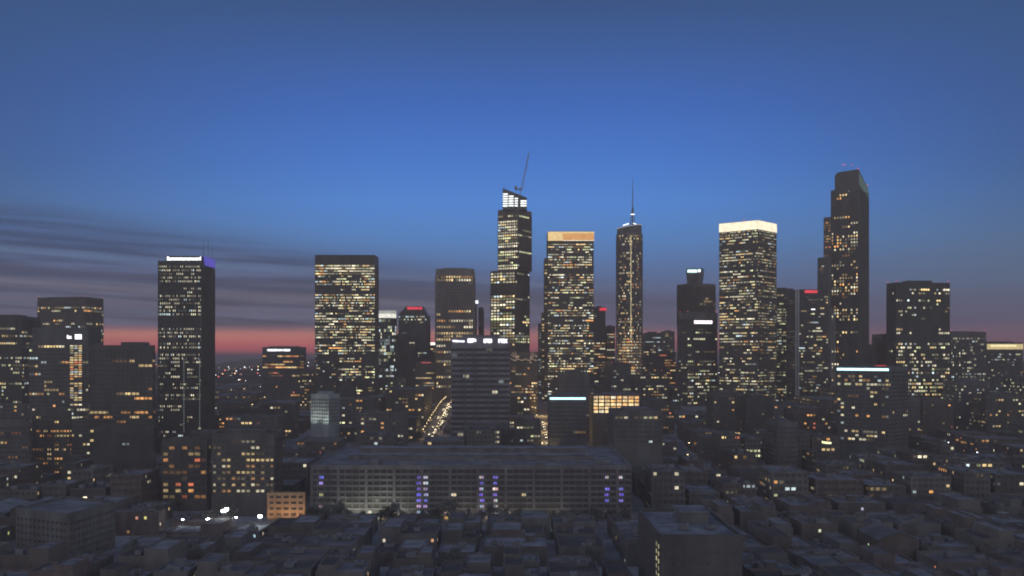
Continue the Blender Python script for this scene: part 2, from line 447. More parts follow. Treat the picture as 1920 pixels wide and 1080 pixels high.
def text_part(root, body, p0, d, n, w, h, mat, depth=0.35, name='sign', bold=0.0, back=None, label=None):
    """lettering on a wall: p0 lower left (x,y,z), d along the wall, n out of it"""
    cu = bpy.data.curves.new('sign', 'FONT'); cu.body = body; cu.size = 1; cu.extrude = 0.03; cu.offset = bold; cu.resolution_u = 2; cu.space_character = 0.92
    to = bpy.data.objects.new('sign_tmp', cu); col.objects.link(to)
    dg = bpy.context.evaluated_depsgraph_get(); dg.update()
    me = bpy.data.meshes.new_from_object(to.evaluated_get(dg))
    bpy.data.objects.remove(to); bpy.data.curves.remove(cu)
    xs = [v.co.x for v in me.vertices]; ys = [v.co.y for v in me.vertices]; zs = [v.co.z for v in me.vertices]
    sx = w / (max(xs) - min(xs)); sy = h / (max(ys) - min(ys)); x0, y0, z0 = min(xs), min(ys), min(zs)
    sz = depth / (max(zs) - z0)
    L0 = root.location
    for v in me.vertices:
        a = (v.co.x - x0) * sx; b = (v.co.y - y0) * sy; c = (v.co.z - z0) * sz + 0.15
        v.co = (p0[0] + d[0] * a + n[0] * c - L0[0], p0[1] + d[1] * a + n[1] * c - L0[1], p0[2] + b - L0[2])
    me.materials.clear(); me.materials.append(mat); me.name = name
    o = bpy.data.objects.new(name, me); col.objects.link(o); o.parent = root
    if label: o['label'] = label
    if back:
        q = MB(); c = (p0[0] + d[0] * w / 2, p0[1] + d[1] * w / 2)
        q.obox(c, d, n, w / 2 + h * 0.15, (0.0, 0.13), p0[2] - h * 0.15, p0[2] + h * 1.15, back)
        q.build('sign_backing', o, root)
    return o
def face_sign(root, body, xl, xr, yt, yb, D, mat, bold=0.02, name='sign', back=None, n=(0, -1), d=(1, 0), label=None, off=0.0):
    x0 = X(xl, D); x1 = X(xr, D); zb = Z(yb, D); zt = Z(yt, D)
    return text_part(root, body, (x0, D - off, zb), d, n, x1 - x0, zt - zb, mat, name=name, bold=bold, back=back, label=label)
def panel(root, xl, xr, yt, yb, D, mat, name='light_strip', t=0.5, off=0.0, frame=None, label=None):
    b = MB(); x0 = X(xl, D); x1 = X(xr, D); zb = Z(yb, D); zt = Z(yt, D)
    b.box(x0, x1, D - off - t, D - off + 0.02, zb, zt, mat)
    o = b.build(name, root, root)
    if label: o['label'] = label
    if frame:
        f = MB(); f.box(x0 - .4, x1 + .4, D - off - t * 0.6, D - off, zt + 0.01, zt + 0.5, frame); f.box(x0 - .4, x1 + .4, D - off - t * 0.6, D - off, zb - 0.5, zb - 0.01, frame)
        f.build('sign_frame', o, root)
    return o
def ydens(D, table, default=0.0):
    """lit share by height, given as photo rows: [(ytop, ybottom, share), ...]"""
    T = [(Z(a, D), Z(b, D), s) for a, b, s in table]
    def f(z):
        for zt, zb, s in T:
            if zb <= z <= zt: return s
        return default
    return f
def antenna(root, x, y, z0, z1, r=0.25, tip=None):
    m = MB(); m.bar((x, y, z0), (x, y, z1), r, STEEL, 5, r * 0.4)
    for k in range(2, 4):
        zz = z0 + (z1 - z0) * k / 4; m.bar((x - 1, y, zz), (x + 1, y, zz), r * 0.5, STEEL)
    if tip: m.box(x - .5, x + .5, y - .5, y + .5, z1, z1 + 1, tip)
    return m.build('antenna', root, root)
def roofkit(root, x0, x1, y0, y1, z, n, r=R):
    for _ in range(n):
        if x1 - x0 < 7 or y1 - y0 < 7: return
        cx = r.uniform(x0 + 2.5, x1 - 2.5); cy = r.uniform(y0 + 2.5, y1 - 2.5)
        a, b, h = r.uniform(0.9, 2.2), r.uniform(0.9, 2.2), r.uniform(0.9, 2.2)
        m = MB(); m.box(cx - a, cx + a, cy - b, cy + b, z + 0.25, z + 0.25 + h, STEEL)
        for sx in (-1, 1): m.box(cx + sx * a * .8 - .12, cx + sx * a * .8 + .12, cy - b * .9, cy + b * .9, z, z + 0.25, DARK)
        m.bar((cx, cy, z + .25 + h), (cx, cy, z + .5 + h), a * 0.6, DARK, 8)
        m.build('roof_unit', root, root)

# ================================================================== THE TOWERS (left to right)
# --- far left
D = 1000
t = tower("dark slab tower cut by the left edge of the view, rows of small yellow windows", corner_poly(-70, 41, 43, D, 0, 40), Z(593, D), ylow=860, fh=3.6, bay=2.2,
          dens=ydens(D, [(610, 622, .35), (622, 636, .8), (636, 670, .15), (670, 690, .75), (690, 740, .3), (740, 860, .12)], 0.0), mix='green', bright=.8, wall=DARK)
D = 1320
t = tower("broad dark tower with two visible faces behind the white-sign tower at far left", corner_poly(70, 160, 194, D, 12, 50), Z(557, D), ylow=760, fh=4.2, bay=2.6,
          dens=ydens(D, [(565, 572, .05), (572, 583, .5), (583, 600, .08), (600, 612, .35), (612, 760, .25)], 0.0), mix='mixed', bright=.9, wall=BROWN, beacon=True, run=6)
D = 850
t = tower("grey tower with blank top and a small white sign, bright column of lit windows", corner_poly(54, 166, 173, D, 0, 38), Z(641, D), ylow=850, fh=3.3, bay=2.5, crown=3,
          dens=ydens(D, [(644, 780, .26), (780, 850, .25)], 0.0), mix='mixed', bright=.8, wall=GREY, pent=False)
tw = t
b = MB(); b.box(X(58, D), X(163, D), D + 2, D + 30, Z(642, D), Z(614, D), BLUEGREY); b.build('penthouse', t, t)
face_sign(t, "bx", 126, 135, 628, 635, D + 2, EW, 0.05, back=DARK)
panel(t, 141, 153, 627, 636, D + 2, EW, name='lit_sign_panel', frame=DARK)
for xx in (61, 70): antenna(t, X(xx, D), D + 8, Z(614, D), Z(606, D), .15)
# the bright stair column on its front
b = MB(); g = MB()
for k in range(26):
    if R.random() < .12: continue
    zb = Z(760, D) + k * 1.95 * 1.0; 
    for j in range(3):
        if R.random() < .15: continue
        c = pick('amber' if 4 < 26 - k < 12 else 'mixed'); q = R.uniform(.4, 1.1)
        x0 = X(132, D) + j * 3.5
        g = MB(); g.face([(x0, D - .55, zb), (x0 + 2.7, D - .55, zb), (x0 + 2.7, D - .55, zb + 1.15), (x0, D - .55, zb + 1.15)], GLASS, (c[0] * q, c[1] * q, c[2] * q)); g.build('stair_window', t, t)
b.box(X(131, D), X(156, D), D - .5, D - .15, Z(762, D), Z(646, D), GREY); b.build('stair_bay', t, t)
D = 760
t = tower("dark stepped block with amber windows and a flat penthouse, left of the white-sign-topped tower", corner_poly(168, 286, 291, D, 0, 40), Z(647, D), ylow=850, fh=3.5, bay=3.2,
          dens=ydens(D, [(655, 690, .22), (690, 770, .05), (770, 812, .4), (812, 850, .25)], 0.0), mix='amber', bright=.65, wall=CHAR, run=2.5, pent=False)
b = MB(); b.box(X(219, D), X(257, D), D + 8, D + 26, Z(648, D), Z(641, D), BLUEGREY); b.build('penthouse', t, t)
# --- tall tower with sign and blue crown
D = 850
tab = [(492, 500, .85), (500, 515, .55), (515, 523, .5), (523, 528, .8), (528, 552, .12), (552, 596, .6), (596, 612, .0), (612, 668, .6), (668, 820, .3)]
t = tower("tall dark tower topped by white letters, blue-lit roof corner and three masts", corner_poly(296, 378, 403, D, 0, 60), Z(489, D), ylow=822, fh=3.05, bay=1.5,
          dens=ydens(D, tab, 0.0), mix='white', bright=.8, wall=DARK, run=2.6, sidedens={1: .2}, pent=False, pier=.75, proud=.2)
P = TOWERS[-1][1]
b = MB(); x0, x1 = X(310, D), P[1][0] - 1
b.box(x0, x1, D + 1.5, D + 14, Z(489, D) - 1, Z(479.5, D), DARK); b.build('sign_wall', t, t)
text_part(t, "Sarmmmuvumoerd", (X(312, D), D + 1.4, Z(488, D)), (1, 0), (0, -1), X(376, D) - X(312, D), Z(480.5, D) - Z(488, D), EW, bold=.035)
b = MB(); zt = Z(489, D)
b.box(P[1][0] - .6, P[1][0] + .25, D + 8, P[2][1], zt - 3, zt + 4.5, EB); b.box(P[1][0] - 9, P[1][0] - .7, D + 15, D + 16, zt - .5, zt + 4, EB)
b.build('blue_light_band', t, t)
for xx, yy in ((384.5, 452), (393, 449), (400.5, 456)):
    dd = D + (xx - 378) / 25 * 58
    antenna(t, X(xx, dd) - 1.2, dd, zt, Z(yy, dd), .3)
b = MB()
for k in range(28):                  # two lit stair columns
    for xx in (345, 374.5):
        zz = Z(810, D) + k * 2.2
        b.box(X(xx, D) - .25, X(xx, D) + .25, D - .35, D - .22, zz, zz + .8, emit('stair_light', (.7, .95, .9), .35))
b.build('stair_lights', t, t)
# --- low sign building
D = 1300
t = tower("low dark block with a long white sign and orange window rows on the horizon", corner_poly(492, 570, 574, D, 0, 40), Z(651, D), ylow=745, fh=3.6, bay=2.4, crown=7,
          dens=ydens(D, [(651, 664, 0), (664, 668, .5), (668, 678, .85), (678, 690, .45), (690, 745, .2)], 0.0), mix='amber', bright=.85, wall=BLUEGREY, cat='office block', beacon=True, run=9)
face_sign(t, "CMMUENUM UMILM", 501, 544, 654.5, 658.5, D, EW, .04)
# --- big bright tower
D = 1200
def den_g(z):
    y = 665 - (z - HC) / D * F
    if y < 497: return 0
    if y < 514: return .99
    if 520 < y < 524 or 536 < y < 550: return .25
    if y < 660: return .78
    if y < 700: return .5
    return .32
t = tower("big bright slab tower with blank black crown and dense cream window rows", corner_poly(590.5, 703, 710, D, 0, 50), Z(478, D), ylow=756, fh=3.1, bay=1.6, sp=.52,
          dens=den_g, mix='office', bright=1.15, run=5, wall=DARK, crown=Z(478, D) - Z(497, D), pier=.3, proud=.1)
# --- curved teal glass tower
D = 1380
cx_, r_ = X(724, D), 13.0
pg = ngon(cx_, D + r_, r_, 14, .2)
t = tower("slim rounded teal glass tower with glowing white cap, tucked right of the big bright tower", pg, Z(596, D), ylow=752, fh=4.4, bay=3.4, sp=.25, dens=ydens(D, [(596, 612, .1), (612, 625, .7), (625, 752, .5)], .2), mix='cool', bright=.95,
          glass=TEALGLASS, wall=BLUEGREY, crown=2, pent=False, pier=.15, run=3)
b = MB(); b.prism(ngon(cx_, D + r_, r_ - 1, 14, .2), Z(596, D) - 1, Z(588, D), emit('cap_white', (1, .97, .85), 1.1), True); b.build('glowing_cap', t, t)
b = MB(); b.prism(ngon(cx_, D + r_, r_ - .7, 14, .2), Z(588, D), Z(582, D), emit('cap_dim', (.9, .95, .85), .45), True); b.build('cap_drum', t, t)
# --- chamfered dark tower with red sign
D = 1520
A = X(747, D); Bx = X(802, D)
pg = corner_poly(747, 800, 807, D, 0, 40)
t = tower("dark blue tower with chamfered shoulders and red letters, between teal tower and striped tower", pg, Z(590, D), ylow=745, fh=4.1, bay=2.6,
          dens=ydens(D, [(586, 592, .3), (592, 600, .8), (600, 606, .3), (606, 745, .12)], .1), mix='cool', bright=.65, wall=DARK, glass=TEALGLASS, crown=2, pent=False)
zb, zt = Z(590, D), Z(574, D)
b = MB()
xa, xb_, x1, x2 = pg[0][0], pg[1][0], X(762, D), X(792, D)
y0, y1 = D, D + 38
fr = [(xa, zb), (xb_, zb), (x2, zt), (x1, zt)]
b.face([(x, y0 + .1, z) for x, z in fr], DARK); b.face([(x, y1, z) for x, z in reversed(fr)], DARK)
for k in range(4):
    p, q = fr[k], fr[(k + 1) % 4]; b.face([(q[0], y0 + .1, q[1]), (p[0], y0 + .1, p[1]), (p[0], y1, p[1]), (q[0], y1, q[1])], DARK)
b.build('chamfered_crown', t, t)
face_sign(t, "Garamma rn", 763.5, 791.5, 575, 580, D + .1, ER, .05, back=MATS.get('red_back') or emit('red_back', (.5, .02, .03), .5))
D = 1440
t = tower("plain dark block standing before the chamfered red-letter tower", corner_poly(742, 778, 783, D, 0, 40), Z(626, D), ylow=770, fh=3.8, bay=2.6, dens=.12, mix='mixed', bright=.6, wall=CHAR)
D = 1600
t = tower("small block with a white lit roof panel left of the striped concrete tower", corner_poly(786, 818, 822, D, 0, 30), Z(644, D), ylow=745, fh=3.8, bay=2.6, dens=.25, mix='mixed', bright=.6, wall=CHAR)
panel(t, 806.5, 816.5, 642, 647, D, emit('sign_peach', (1, .85, .75), 2.0), name='lit_sign_panel')
D = 1250
t = tower("low dark block with a red light bar and a square patch of yellow windows", corner_poly(779, 814, 817, D, 0, 30), Z(678, D), ylow=750, fh=3.0, bay=3, dens=ydens(D, [(705, 742, .75)], .05), mix='warm', bright=.7, wall=CHAR, pent=False)
panel(t, 790, 808, 679, 681, D, emit('dull_red', (1, .1, .08), .5), name='light_strip')
# --- striped concrete tower
D = 1300
t = tower("tall striped concrete tower with thin vertical fins and beads of lit windows", corner_poly(817, 888, 893, D, 0, 45), Z(504, D), ylow=757, fh=4.0, bay=3.2, sp=.35, pier=1.35, proud=.9,
          dens=ydens(D, [(504, 519, 0), (519, 526, .75), (526, 531, .25), (531, 588, .02), (588, 594, .3), (598, 605, .9), (605, 617, .55), (621, 629, .97), (629, 700, .55), (700, 757, .22)], 0.0), mix='warm', bright=.9, run=12, wall=wallmat('fin_concrete', (.25, .225, .205), .85), crown=9)
for k in range(9): antenna(t, X(834 + k * 6, D), D + 14, Z(504, D), Z(500 - (k % 3), D), .16)
# --- slim dark tower with small white sign
D = 1480
t = tower("slim dark glass tower with a small square white sign, right of the striped tower", corner_poly(882, 893, 898, D, 0, 28), Z(563, D), ylow=640, fh=4, bay=2.5, dens=.03, mix='cool', bright=.6, wall=BLUEGREY, crown=9, pent=False)
panel(t, 891, 896.5, 563.5, 569, D, EW, name='lit_sign_panel')
D = 1500
t = tower("slim plain glass tower beside the small square white sign, left of the crane tower", corner_poly(897, 905, 907.5, D, 0, 28), Z(576, D), ylow=640, fh=4, bay=2.5, dens=.04, mix='cool', bright=.5, wall=BLUEGREY, pent=False)
# --- tower with crane
D = 1350
t = tower("tallest glass tower of the centre with stepped shoulder and slanted white-lit top", corner_poly(919.5, 966, 993, D + 2, 30, 36), Z(506, D), ylow=650, fh=3.75, bay=5.0, sp=.42, pier=1.0, proud=.25,
          dens=ydens(D, [(506, 530, .97), (530, 552, .1), (552, 576, .97), (576, 584, .8), (584, 590, .2), (590, 650, .92)], .1), mix='green', bright=1.3, run=8, wall=BROWN, crown=3, sidedens={1: .35}, pent=False)
tcrane = t
up = corner_poly(933.5, 971, 997, D, 30, 36)
tier(t, up, Z(506, D), Z(391, D), fh=3.6, bay=3.6, sp=.42, pier=.8, proud=.25, dens=ydens(D, [(391, 400, 0), (400, 414, .7), (414, 461, .97), (461, 506, .5)], .1), mix='green', bright=1.3, run=7, wall=BROWN, sidedens={1: .25}, crown=8)
# slanted crown with bright windows
x0, x1 = X(942.5, D), X(988, D); y0, y1 = D + 2.5, D + 36; zb = Z(391, D) - 1.3; zl = Z(352, D); zr = Z(370, D)
b = MB(); fr = [(x0, zb), (x1, zb), (x1, zr), (x0, zl)]
b.face([(x, y0, z) for x, z in fr], BLUEGREY); b.face([(x, y1, z) for x, z in reversed(fr)], BLUEGREY)
for k in range(4):
    p, q = fr[k], fr[(k + 1) % 4]; b.face([(q[0], y0, q[1]), (p[0], y0, p[1]), (p[0], y1, p[1]), (q[0], y1, q[1])], BLUEGREY)
b.build('slanted_crown', t, t)
cols_ = [(943, 952, 362, 6), (953.5, 963, 366, 5), (965, 971, 370.5, 4), (976, 987.5, 374.5, 3)]
for xa, xb_, yt, nr in cols_:
    for k in range(nr):
        yb = 387.5 - (nr - 1 - k) * 4.45 if nr == 6 else 387 - (nr - 1 - k) * 4.4
        panel(t, xa, xb_, yb - 2.7, yb, D + 2.5, emit('crown_window_white', (.95, 1, .97), 1.7), name='crown_window', t=.12)
b = MB(); b.bar((X(946, D), D + 8, zl - 3), (X(946, D), D + 8, zl + 4), .2, STEEL); b.build('antenna', t, t)
# crane
cr_ = empty('tower_crane', (X(975, D), D + 12, Z(366, D) - 2), "slender lattice construction crane raised steeply above the slanted-top glass tower", 'crane')
b = MB(); mx, my = X(976, D), D + 12; z0_, z1_ = Z(372, D), Z(352, D)
for sx in (-.9, .9):
    for sy in (-.9, .9): b.bar((mx + sx, my + sy, z0_ - 6), (mx + sx, my + sy, z1_), .22, STEEL)
for k in range(10):
    zz = z0_ + (z1_ - z0_) * k / 10; s_ = 1 if k % 2 else -1
    b.bar((mx - .9 * s_, my - .9, zz), (mx + .9 * s_, my - .9, zz + 1.5), .12, STEEL)
b.build('mast', cr_, cr_)
b = MB(); j0 = Vector((X(978, D), D + 12, Z(354, D))); j1 = Vector((X(992, D), D + 12, Z(283, D)))
CRM = wallmat('crane_paint', (.42, .36, .27), .6)
dj = (j1 - j0); u = Vector((1, 0, -.2)).normalized() * 1.1
for o_ in (u, -u, Vector((0, 1.2, 0))): b.bar(j0 + o_, j1 + o_ * .35, .28, CRM)
for k in range(26):
    a = j0 + dj * (k / 26); c = j0 + dj * ((k + 1) / 26); sgn = 1 if k % 2 else -1
    b.bar(a + u * sgn * (1 - .6 * k / 26), c - u * sgn * (1 - .6 * k / 26), .16, CRM)
b.build('jib', cr_, cr_)
b = MB(); b.box(mx - 2.2, mx + 1.6, my - 1.5, my + 1.5, z1_ - 1, z1_ + 1.2, CRM); b.bar((mx - 1, my, z1_), (mx - 4.5, my, z1_ + 1), .35, CRM); b.box(mx - 6.5, mx - 4, my - 1.2, my + 1.2, z1_ - 1.2, z1_ + 1.6, STEEL); b.build('counterweight', cr_, cr_)
b = MB(); x_ = X(967, D); b.bar((x_, my, Z(366, D)), (x_, my, Z(349, D)), .35, CRM); b.box(x_ - 1.6, x_ + 1.6, my - .6, my + .6, Z(352, D), Z(346, D), CRM); b.bar((x_, my, Z(349, D)), (mx, my, Z(356, D)), .12, STEEL); b.build('a_frame', cr_, cr_)
# --- gold crown tower
D = 1300
t = tower("tall slab tower with glowing golden crown right of the crane tower", corner_poly(1027, 1113, 1114.5, D, 0, 45), Z(434, D), ylow=770, fh=3.2, bay=2.0, sp=.55, pier=.3,
          dens=ydens(D, [(452, 456, 0), (456, 464, .97), (464, 520, .5), (520, 585, .45), (585, 592, .95), (592, 700, .55), (700, 770, .3)], .2), mix='office', bright=1.0, run=4, wall=BROWN, crown=Z(434, D) - Z(452.5, D), crownwall=DARK, pent=False)
b = MB(); zt, zb = Z(434.5, D), Z(451.5, D); x0, x1 = X(1027, D), X(1114.5, D)
xm = X(1055, D)
b.box(x0 + .2, xm, D - .5, D - .05, zb, zt, EYEL); b.build('crown_panel', t, t)
b = MB(); b.box(xm, x1 - .2, D - .5, D - .05, zb + 9.4, zt, EYEL)
for k in range(30):
    xx = xm + (x1 - .4 - xm) * k / 30; b.box(xx + .15, xx + (x1 - xm) / 30 - .1, D - .45, D - .05, zb + .8, zb + 9.3, EGOLD)
b.box(xm, x1 - .2, D - .5, D - .05, zb, zb + .7, ECREAM)
b.build('slatted_crown_panel', t, t)
D = 1312
t = tower("narrow dark wing clasping the left side of the gold-crowned tower", corner_poly(1021, 1026, 1026.5, D, 0, 30), Z(484, D), ylow=770, fh=3.6, bay=2, dens=.25, mix='warm', bright=.7, wall=BROWN, pent=False)
D = 1325
t = tower("lower outer wing at the left foot of the gold-crowned tower", corner_poly(1016, 1020.5, 1021, D, 0, 30), Z(586, D), ylow=770, fh=3.6, bay=2, dens=.35, mix='warm', bright=.7, wall=BROWN, pent=False)
D = 1500
t = tower("thin teal glass tower seen in the gap left of the gold-crowned tower", corner_poly(1009.5, 1015, 1015.5, D, 0, 20), Z(606, D), ylow=770, fh=4, bay=2.2, dens=.6, mix='cool', bright=.3, wall=BLUEGREY, glass=TEALGLASS, pent=False)
D = 1520
t = tower("dark block with small red letters right of the gold-crowned tower", corner_poly(1112, 1135, 1139.5, D, 0, 35), Z(576, D), ylow=760, fh=4, bay=2.6, dens=ydens(D, [(576, 630, .06), (630, 760, .4)], .1), mix='warm', bright=.7, wall=DARK, crown=8)
face_sign(t, "ACMB", 1124, 1138 - 1, 577.5, 582, D, ER, .06, back=MATS['red_back'])
D = 1560
t = tower("pale low block between the small red letters and the spired tower", corner_poly(1138, 1153, 1156, D, 0, 35), Z(611, D), ylow=760, fh=4, bay=2.6, dens=.35, mix='warm', bright=.7, wall=GREY)
# --- round spired tower
D = 1400; rr = 18.2; cx_ = X(1180, D + rr)
pg = ngon(cx_, D + rr, rr, 18, .17)
t = tower("round tower with tall needle spire and a line of light down its front", pg, Z(436, D), ylow=742, fh=3.9, bay=2.1, sp=.45, pier=.55, proud=.3,
          dens=ydens(D, [(436, 450, .5), (450, 560, .26), (560, 640, .45), (640, 690, .97), (690, 742, .9)], .1), mix='warm', bright=.95, run=2.0, wall=wallmat('spire_tower_stone', (.21, .19, .185), .7), pent=False, crown=3)
zt = Z(436, D)
b = MB(); n_ = 18; lo = ngon(cx_, D + rr, rr - 1.2, n_, .17)
hi = [(p[0], p[1], Z(424, D) + (p[0] - cx_) * 0.16 + 1.0) for p in lo]
for k in range(n_):
    a, c = lo[k], lo[(k + 1) % n_]; b.face([(a[0], a[1], zt - 1), (c[0], c[1], zt - 1), hi[(k + 1) % n_], hi[k]], GREY)
b.face(hi, STEEL); b.build('slanted_drum', t, t)
b = MB()
for k in range(n_):
    a, c = hi[k], hi[(k + 1) % n_]; b.bar(a, c, .55, emit('rim_light', (1, .93, .7), .45), 4)
b.build('rim_light', t, t)
b = MB(); zc = Z(423, D); b.bar((cx_ - 10, D + 6, zc + 1), (cx_ - 2, D + 5, zc + 3.5), .9, EW); b.bar((cx_ + 4, D + 6, zc + 4), (cx_ + 8, D + 7, zc + 3), .7, EW); b.build('roof_floodlight', t, t)
b = MB(); sy_ = D + rr; sx_ = cx_ + 4.5; zc = Z(421, D + rr); 
for a_ in range(4):
    an = a_ * math.pi / 2 + .6; b.bar((sx_ + 5 * math.cos(an), sy_ + 5 * math.sin(an), zc - 3), (sx_ + 1.2 * math.cos(an), sy_ + 1.2 * math.sin(an), Z(390, D + rr)), .45, STEEL, 4, .3)
b.bar((sx_, sy_, zc - 3), (sx_, sy_, Z(385, D + rr)), 1.2, STEEL, 8, .8); b.bar((sx_, sy_, Z(385, D + rr)), (sx_, sy_, Z(352, D + rr)), .7, STEEL, 6, .45); b.bar((sx_, sy_, Z(352, D + rr)), (sx_, sy_, Z(331, D + rr)), .4, STEEL, 5, .15)
b.bar((sx_, sy_, Z(402, D + rr) - .4), (sx_, sy_, Z(402, D + rr) + .4), 3.0, EW, 8)
b.build('spire', t, t)
b = MB()
for k in range(84):
    zz = Z(640, D) + k * (Z(441, D) - Z(640, D)) / 84
    b.box(cx_ - .45, cx_ + .45, D - 1.0, D - .5, zz, zz + 1.1, emit('line_light', (1, .85, .45), 1.1))
b.build('front_light_line', t, t)
# --- far blocks right of the spire
for (xa, xb_, yt, D, lab, wl, mx_) in [
    (1209, 1243, 624, 1750, "distant dark block with teal-lit top floor, just right of the spired tower", DARK, 'cool'),
    (1244, 1268, 621, 1850, "distant wedge-topped block left of the fin-striped drum-topped tower", CHAR, 'mixed'),
    (1206, 1236, 650, 1600, "low speckled block at the right foot of the spired tower", CHAR, 'warm'),
    (1236, 1270, 660, 1500, "low block with scattered gold windows left of the white-panel tower", CHAR, 'amber'),
    (1141, 1150, 676, 1240, "narrow dull red block at the left foot of the spired tower", BRICK, 'warm'),
    (1146, 1186, 682, 1180, "dark cube block standing in front of the spired tower's foot", DARK, 'white')]:
    t = tower(lab, corner_poly(xa, xb_ - 3, xb_, D, 0, 35), Z(yt, D), ylow=770, fh=3.6, bay=2.6, dens=.2 if wl is not DARK else .14, mix=mx_, bright=.7, wall=wl, cat='office block', run=2.2, beacon=(xa in (1209, 1146)))
# --- fin-striped tower with drum
D = 1450
pg = corner_poly(1269.5, 1300, 1341.5, D, 28, 40)
t = tower("fin-striped tower carrying a flared drum with teal and white sign", pg, Z(531, D), ylow=610, fh=4, bay=2.4, sp=.3, pier=.8, proud=.6, dens=ydens(D, [(531, 552, .0), (552, 610, .14)], 0), mix='warm', bright=.6, wall=BROWN, sidedens={0: 0.1}, pent=False)
dc = (X(1303, D + 20), D + 20); b = MB(); n_ = 12
z = [Z(533, D), Z(520, D), Z(508, D), Z(502, D)]; rs = [10.5, 12, 12.8, 12.6]
rings = [[(p[0], p[1], z[k]) for p in ngon(dc[0], dc[1], rs[k], n_, .26)] for k in range(4)]
for k in range(3):
    for i in range(n_): b.face([rings[k][i], rings[k][(i + 1) % n_], rings[k + 1][(i + 1) % n_], rings[k + 1][i]], BLUEGREY if k < 2 else wallmat('teal_panel', (.05, .22, .22), .5))
b.face(rings[3], ROOFS[0]); b.build('flared_drum', t, t)
yy = dc[1] - 13.3
b = MB(); b.box(X(1289, yy), X(1307, yy), yy - .3, yy + .1, Z(511, yy), Z(505.5, yy), emit('sign_cyan_white', (.75, 1, .98), 1.9)); b.bar((X(1311, yy), yy - .3, Z(507.5, yy)), (X(1311, yy), yy + .1, Z(507.5, yy)), 2.1, EW, 12)
b.build('sign', t, t)
D = 1200
t = tower("tower with plain grey cap and pink-white lit panel, in front of the fin-striped tower", corner_poly(1273, 1289, 1345, D, 72, 40), Z(586, D), ylow=768, fh=3.7, bay=2.6, sp=.55,
          dens=ydens(D, [(597, 612, 0), (612, 625, .35), (625, 660, .25), (660, 768, .5)], 0), mix='green', bright=.9, wall=CHAR, crown=Z(586, D) - Z(598, D), crownwall=PALE, run=3.5, sidedens={0: .3}, beacon=True)
P = TOWERS[-1][1]; dv = Vector((P[2][0] - P[1][0], P[2][1] - P[1][1])); dv.normalize(); nv = (dv.y, -dv.x)
def onface(P1, dv, px):   # distance along face for photo column px
    k = (px - 960.0) / F; return (k * P1[1] - P1[0]) / (dv[0] - k * dv[1])
s0, s1 = onface(P[1], dv, 1301.5), onface(P[1], dv, 1335)
b = MB(); c = (P[1][0] + dv.x * (s0 + s1) / 2, P[1][1] + dv.y * (s0 + s1) / 2); b.obox(c, dv, nv, (s1 - s0) / 2, (0.1, .6), Z(607, c[1]), Z(601, c[1]), emit('sign_pinkwhite', (1, .86, .92), 2.2)); b.build('lit_sign_panel', t, t)
# --- cream crown tower
D = 1150
t = tower("massive two-faced tower with cream glowing crown and slanting rows of lit windows", corner_poly(1348.5, 1421, 1456, D, 22, 45), Z(412.5, D), ylow=762, fh=3.2, bay=1.95, sp=.56, pier=.3,
          dens=ydens(D, [(431, 480, .5), (480, 545, .55), (545, 762, .42)], .3), mix='office', bright=1.0, run=5, wall=BROWN, crown=Z(412.5, D) - Z(430.5, D), crownwall=DARK, pent=False)
P = TOWERS[-1][1]; q = MB()
for (a, c) in ((P[0], P[1]), (P[1], P[2])):
    l = math.dist(a, c); d = ((c[0] - a[0]) / l, (c[1] - a[1]) / l); nn = (d[1], -d[0]); m_ = ((a[0] + c[0]) / 2, (a[1] + c[1]) / 2)
    q.obox(m_, d, nn, l / 2 - .1, (.05, .5), Z(429.5, D), Z(413, D), ECREAM)
q.build('crown_panel', t, t)
for k in range(4): antenna(t, P[1][0] - 20 + 9 * k, D + 20, Z(414, D), Z(409.5, D) + k % 2, .2, EREDDOT if k == 1 else None)
D = 1340
t = tower("dark wide block with scattered window specks right of the cream-crowned tower", corner_poly(1450, 1488, 1493, D, 0, 40), Z(541, D), ylow=745, fh=3.7, bay=2.5, dens=ydens(D, [(541, 552, 0), (552, 745, .42)], 0), mix='green', bright=.6, wall=DARK, run=2.5)
D = 1250
t = tower("dark tower with red letters and one pale full-height fin on its left edge", corner_poly(1491, 1553, 1556, D, 0, 40), Z(543, D), ylow=742, fh=3.5, bay=2.3, dens=ydens(D, [(543, 554, 0), (554, 600, .18), (600, 742, .26)], 0), mix='office', bright=.7, wall=DARK, run=1.8, crown=8)
b = MB(); b.box(X(1491, D), X(1498, D), D - 1.6, D - .15, gz(D), Z(543.5, D), FLOODLIT_LOOK); b.box(X(1493.5, D), X(1495.3, D), D - 1.85, D - 1.62, gz(D), Z(543.5, D), PALE); b.build('pale_fin', t, t)  # fin's floodlit look comes from its lighter colour, no lamps
face_sign(t, "AMMERCUM", 1508.5, 1532, 544.5, 549, D, ER, .06, back=MATS['red_back'])
panel(t, 1521, 1528, 579, 581, D, EW, name='lit_sign_panel', off=.2)
b = MB()
# --- round stepped tower behind the tallest
D = 1500; rr = 13
t = tower("stepped round tower half hidden behind the tallest right-hand tower", ngon(X(1549, D + rr), D + rr, 12.5, 12), Z(482, D), ylow=560, fh=4, bay=2.5, dens=.1, mix='warm', bright=.6, wall=BLUEGREY, pent=False)
tier(t, ngon(X(1556, D + rr), D + rr, 9, 12), Z(482, D), Z(406, D), fh=4, bay=2.2, dens=.4, mix='amber', bright=.55, wall=BROWN)
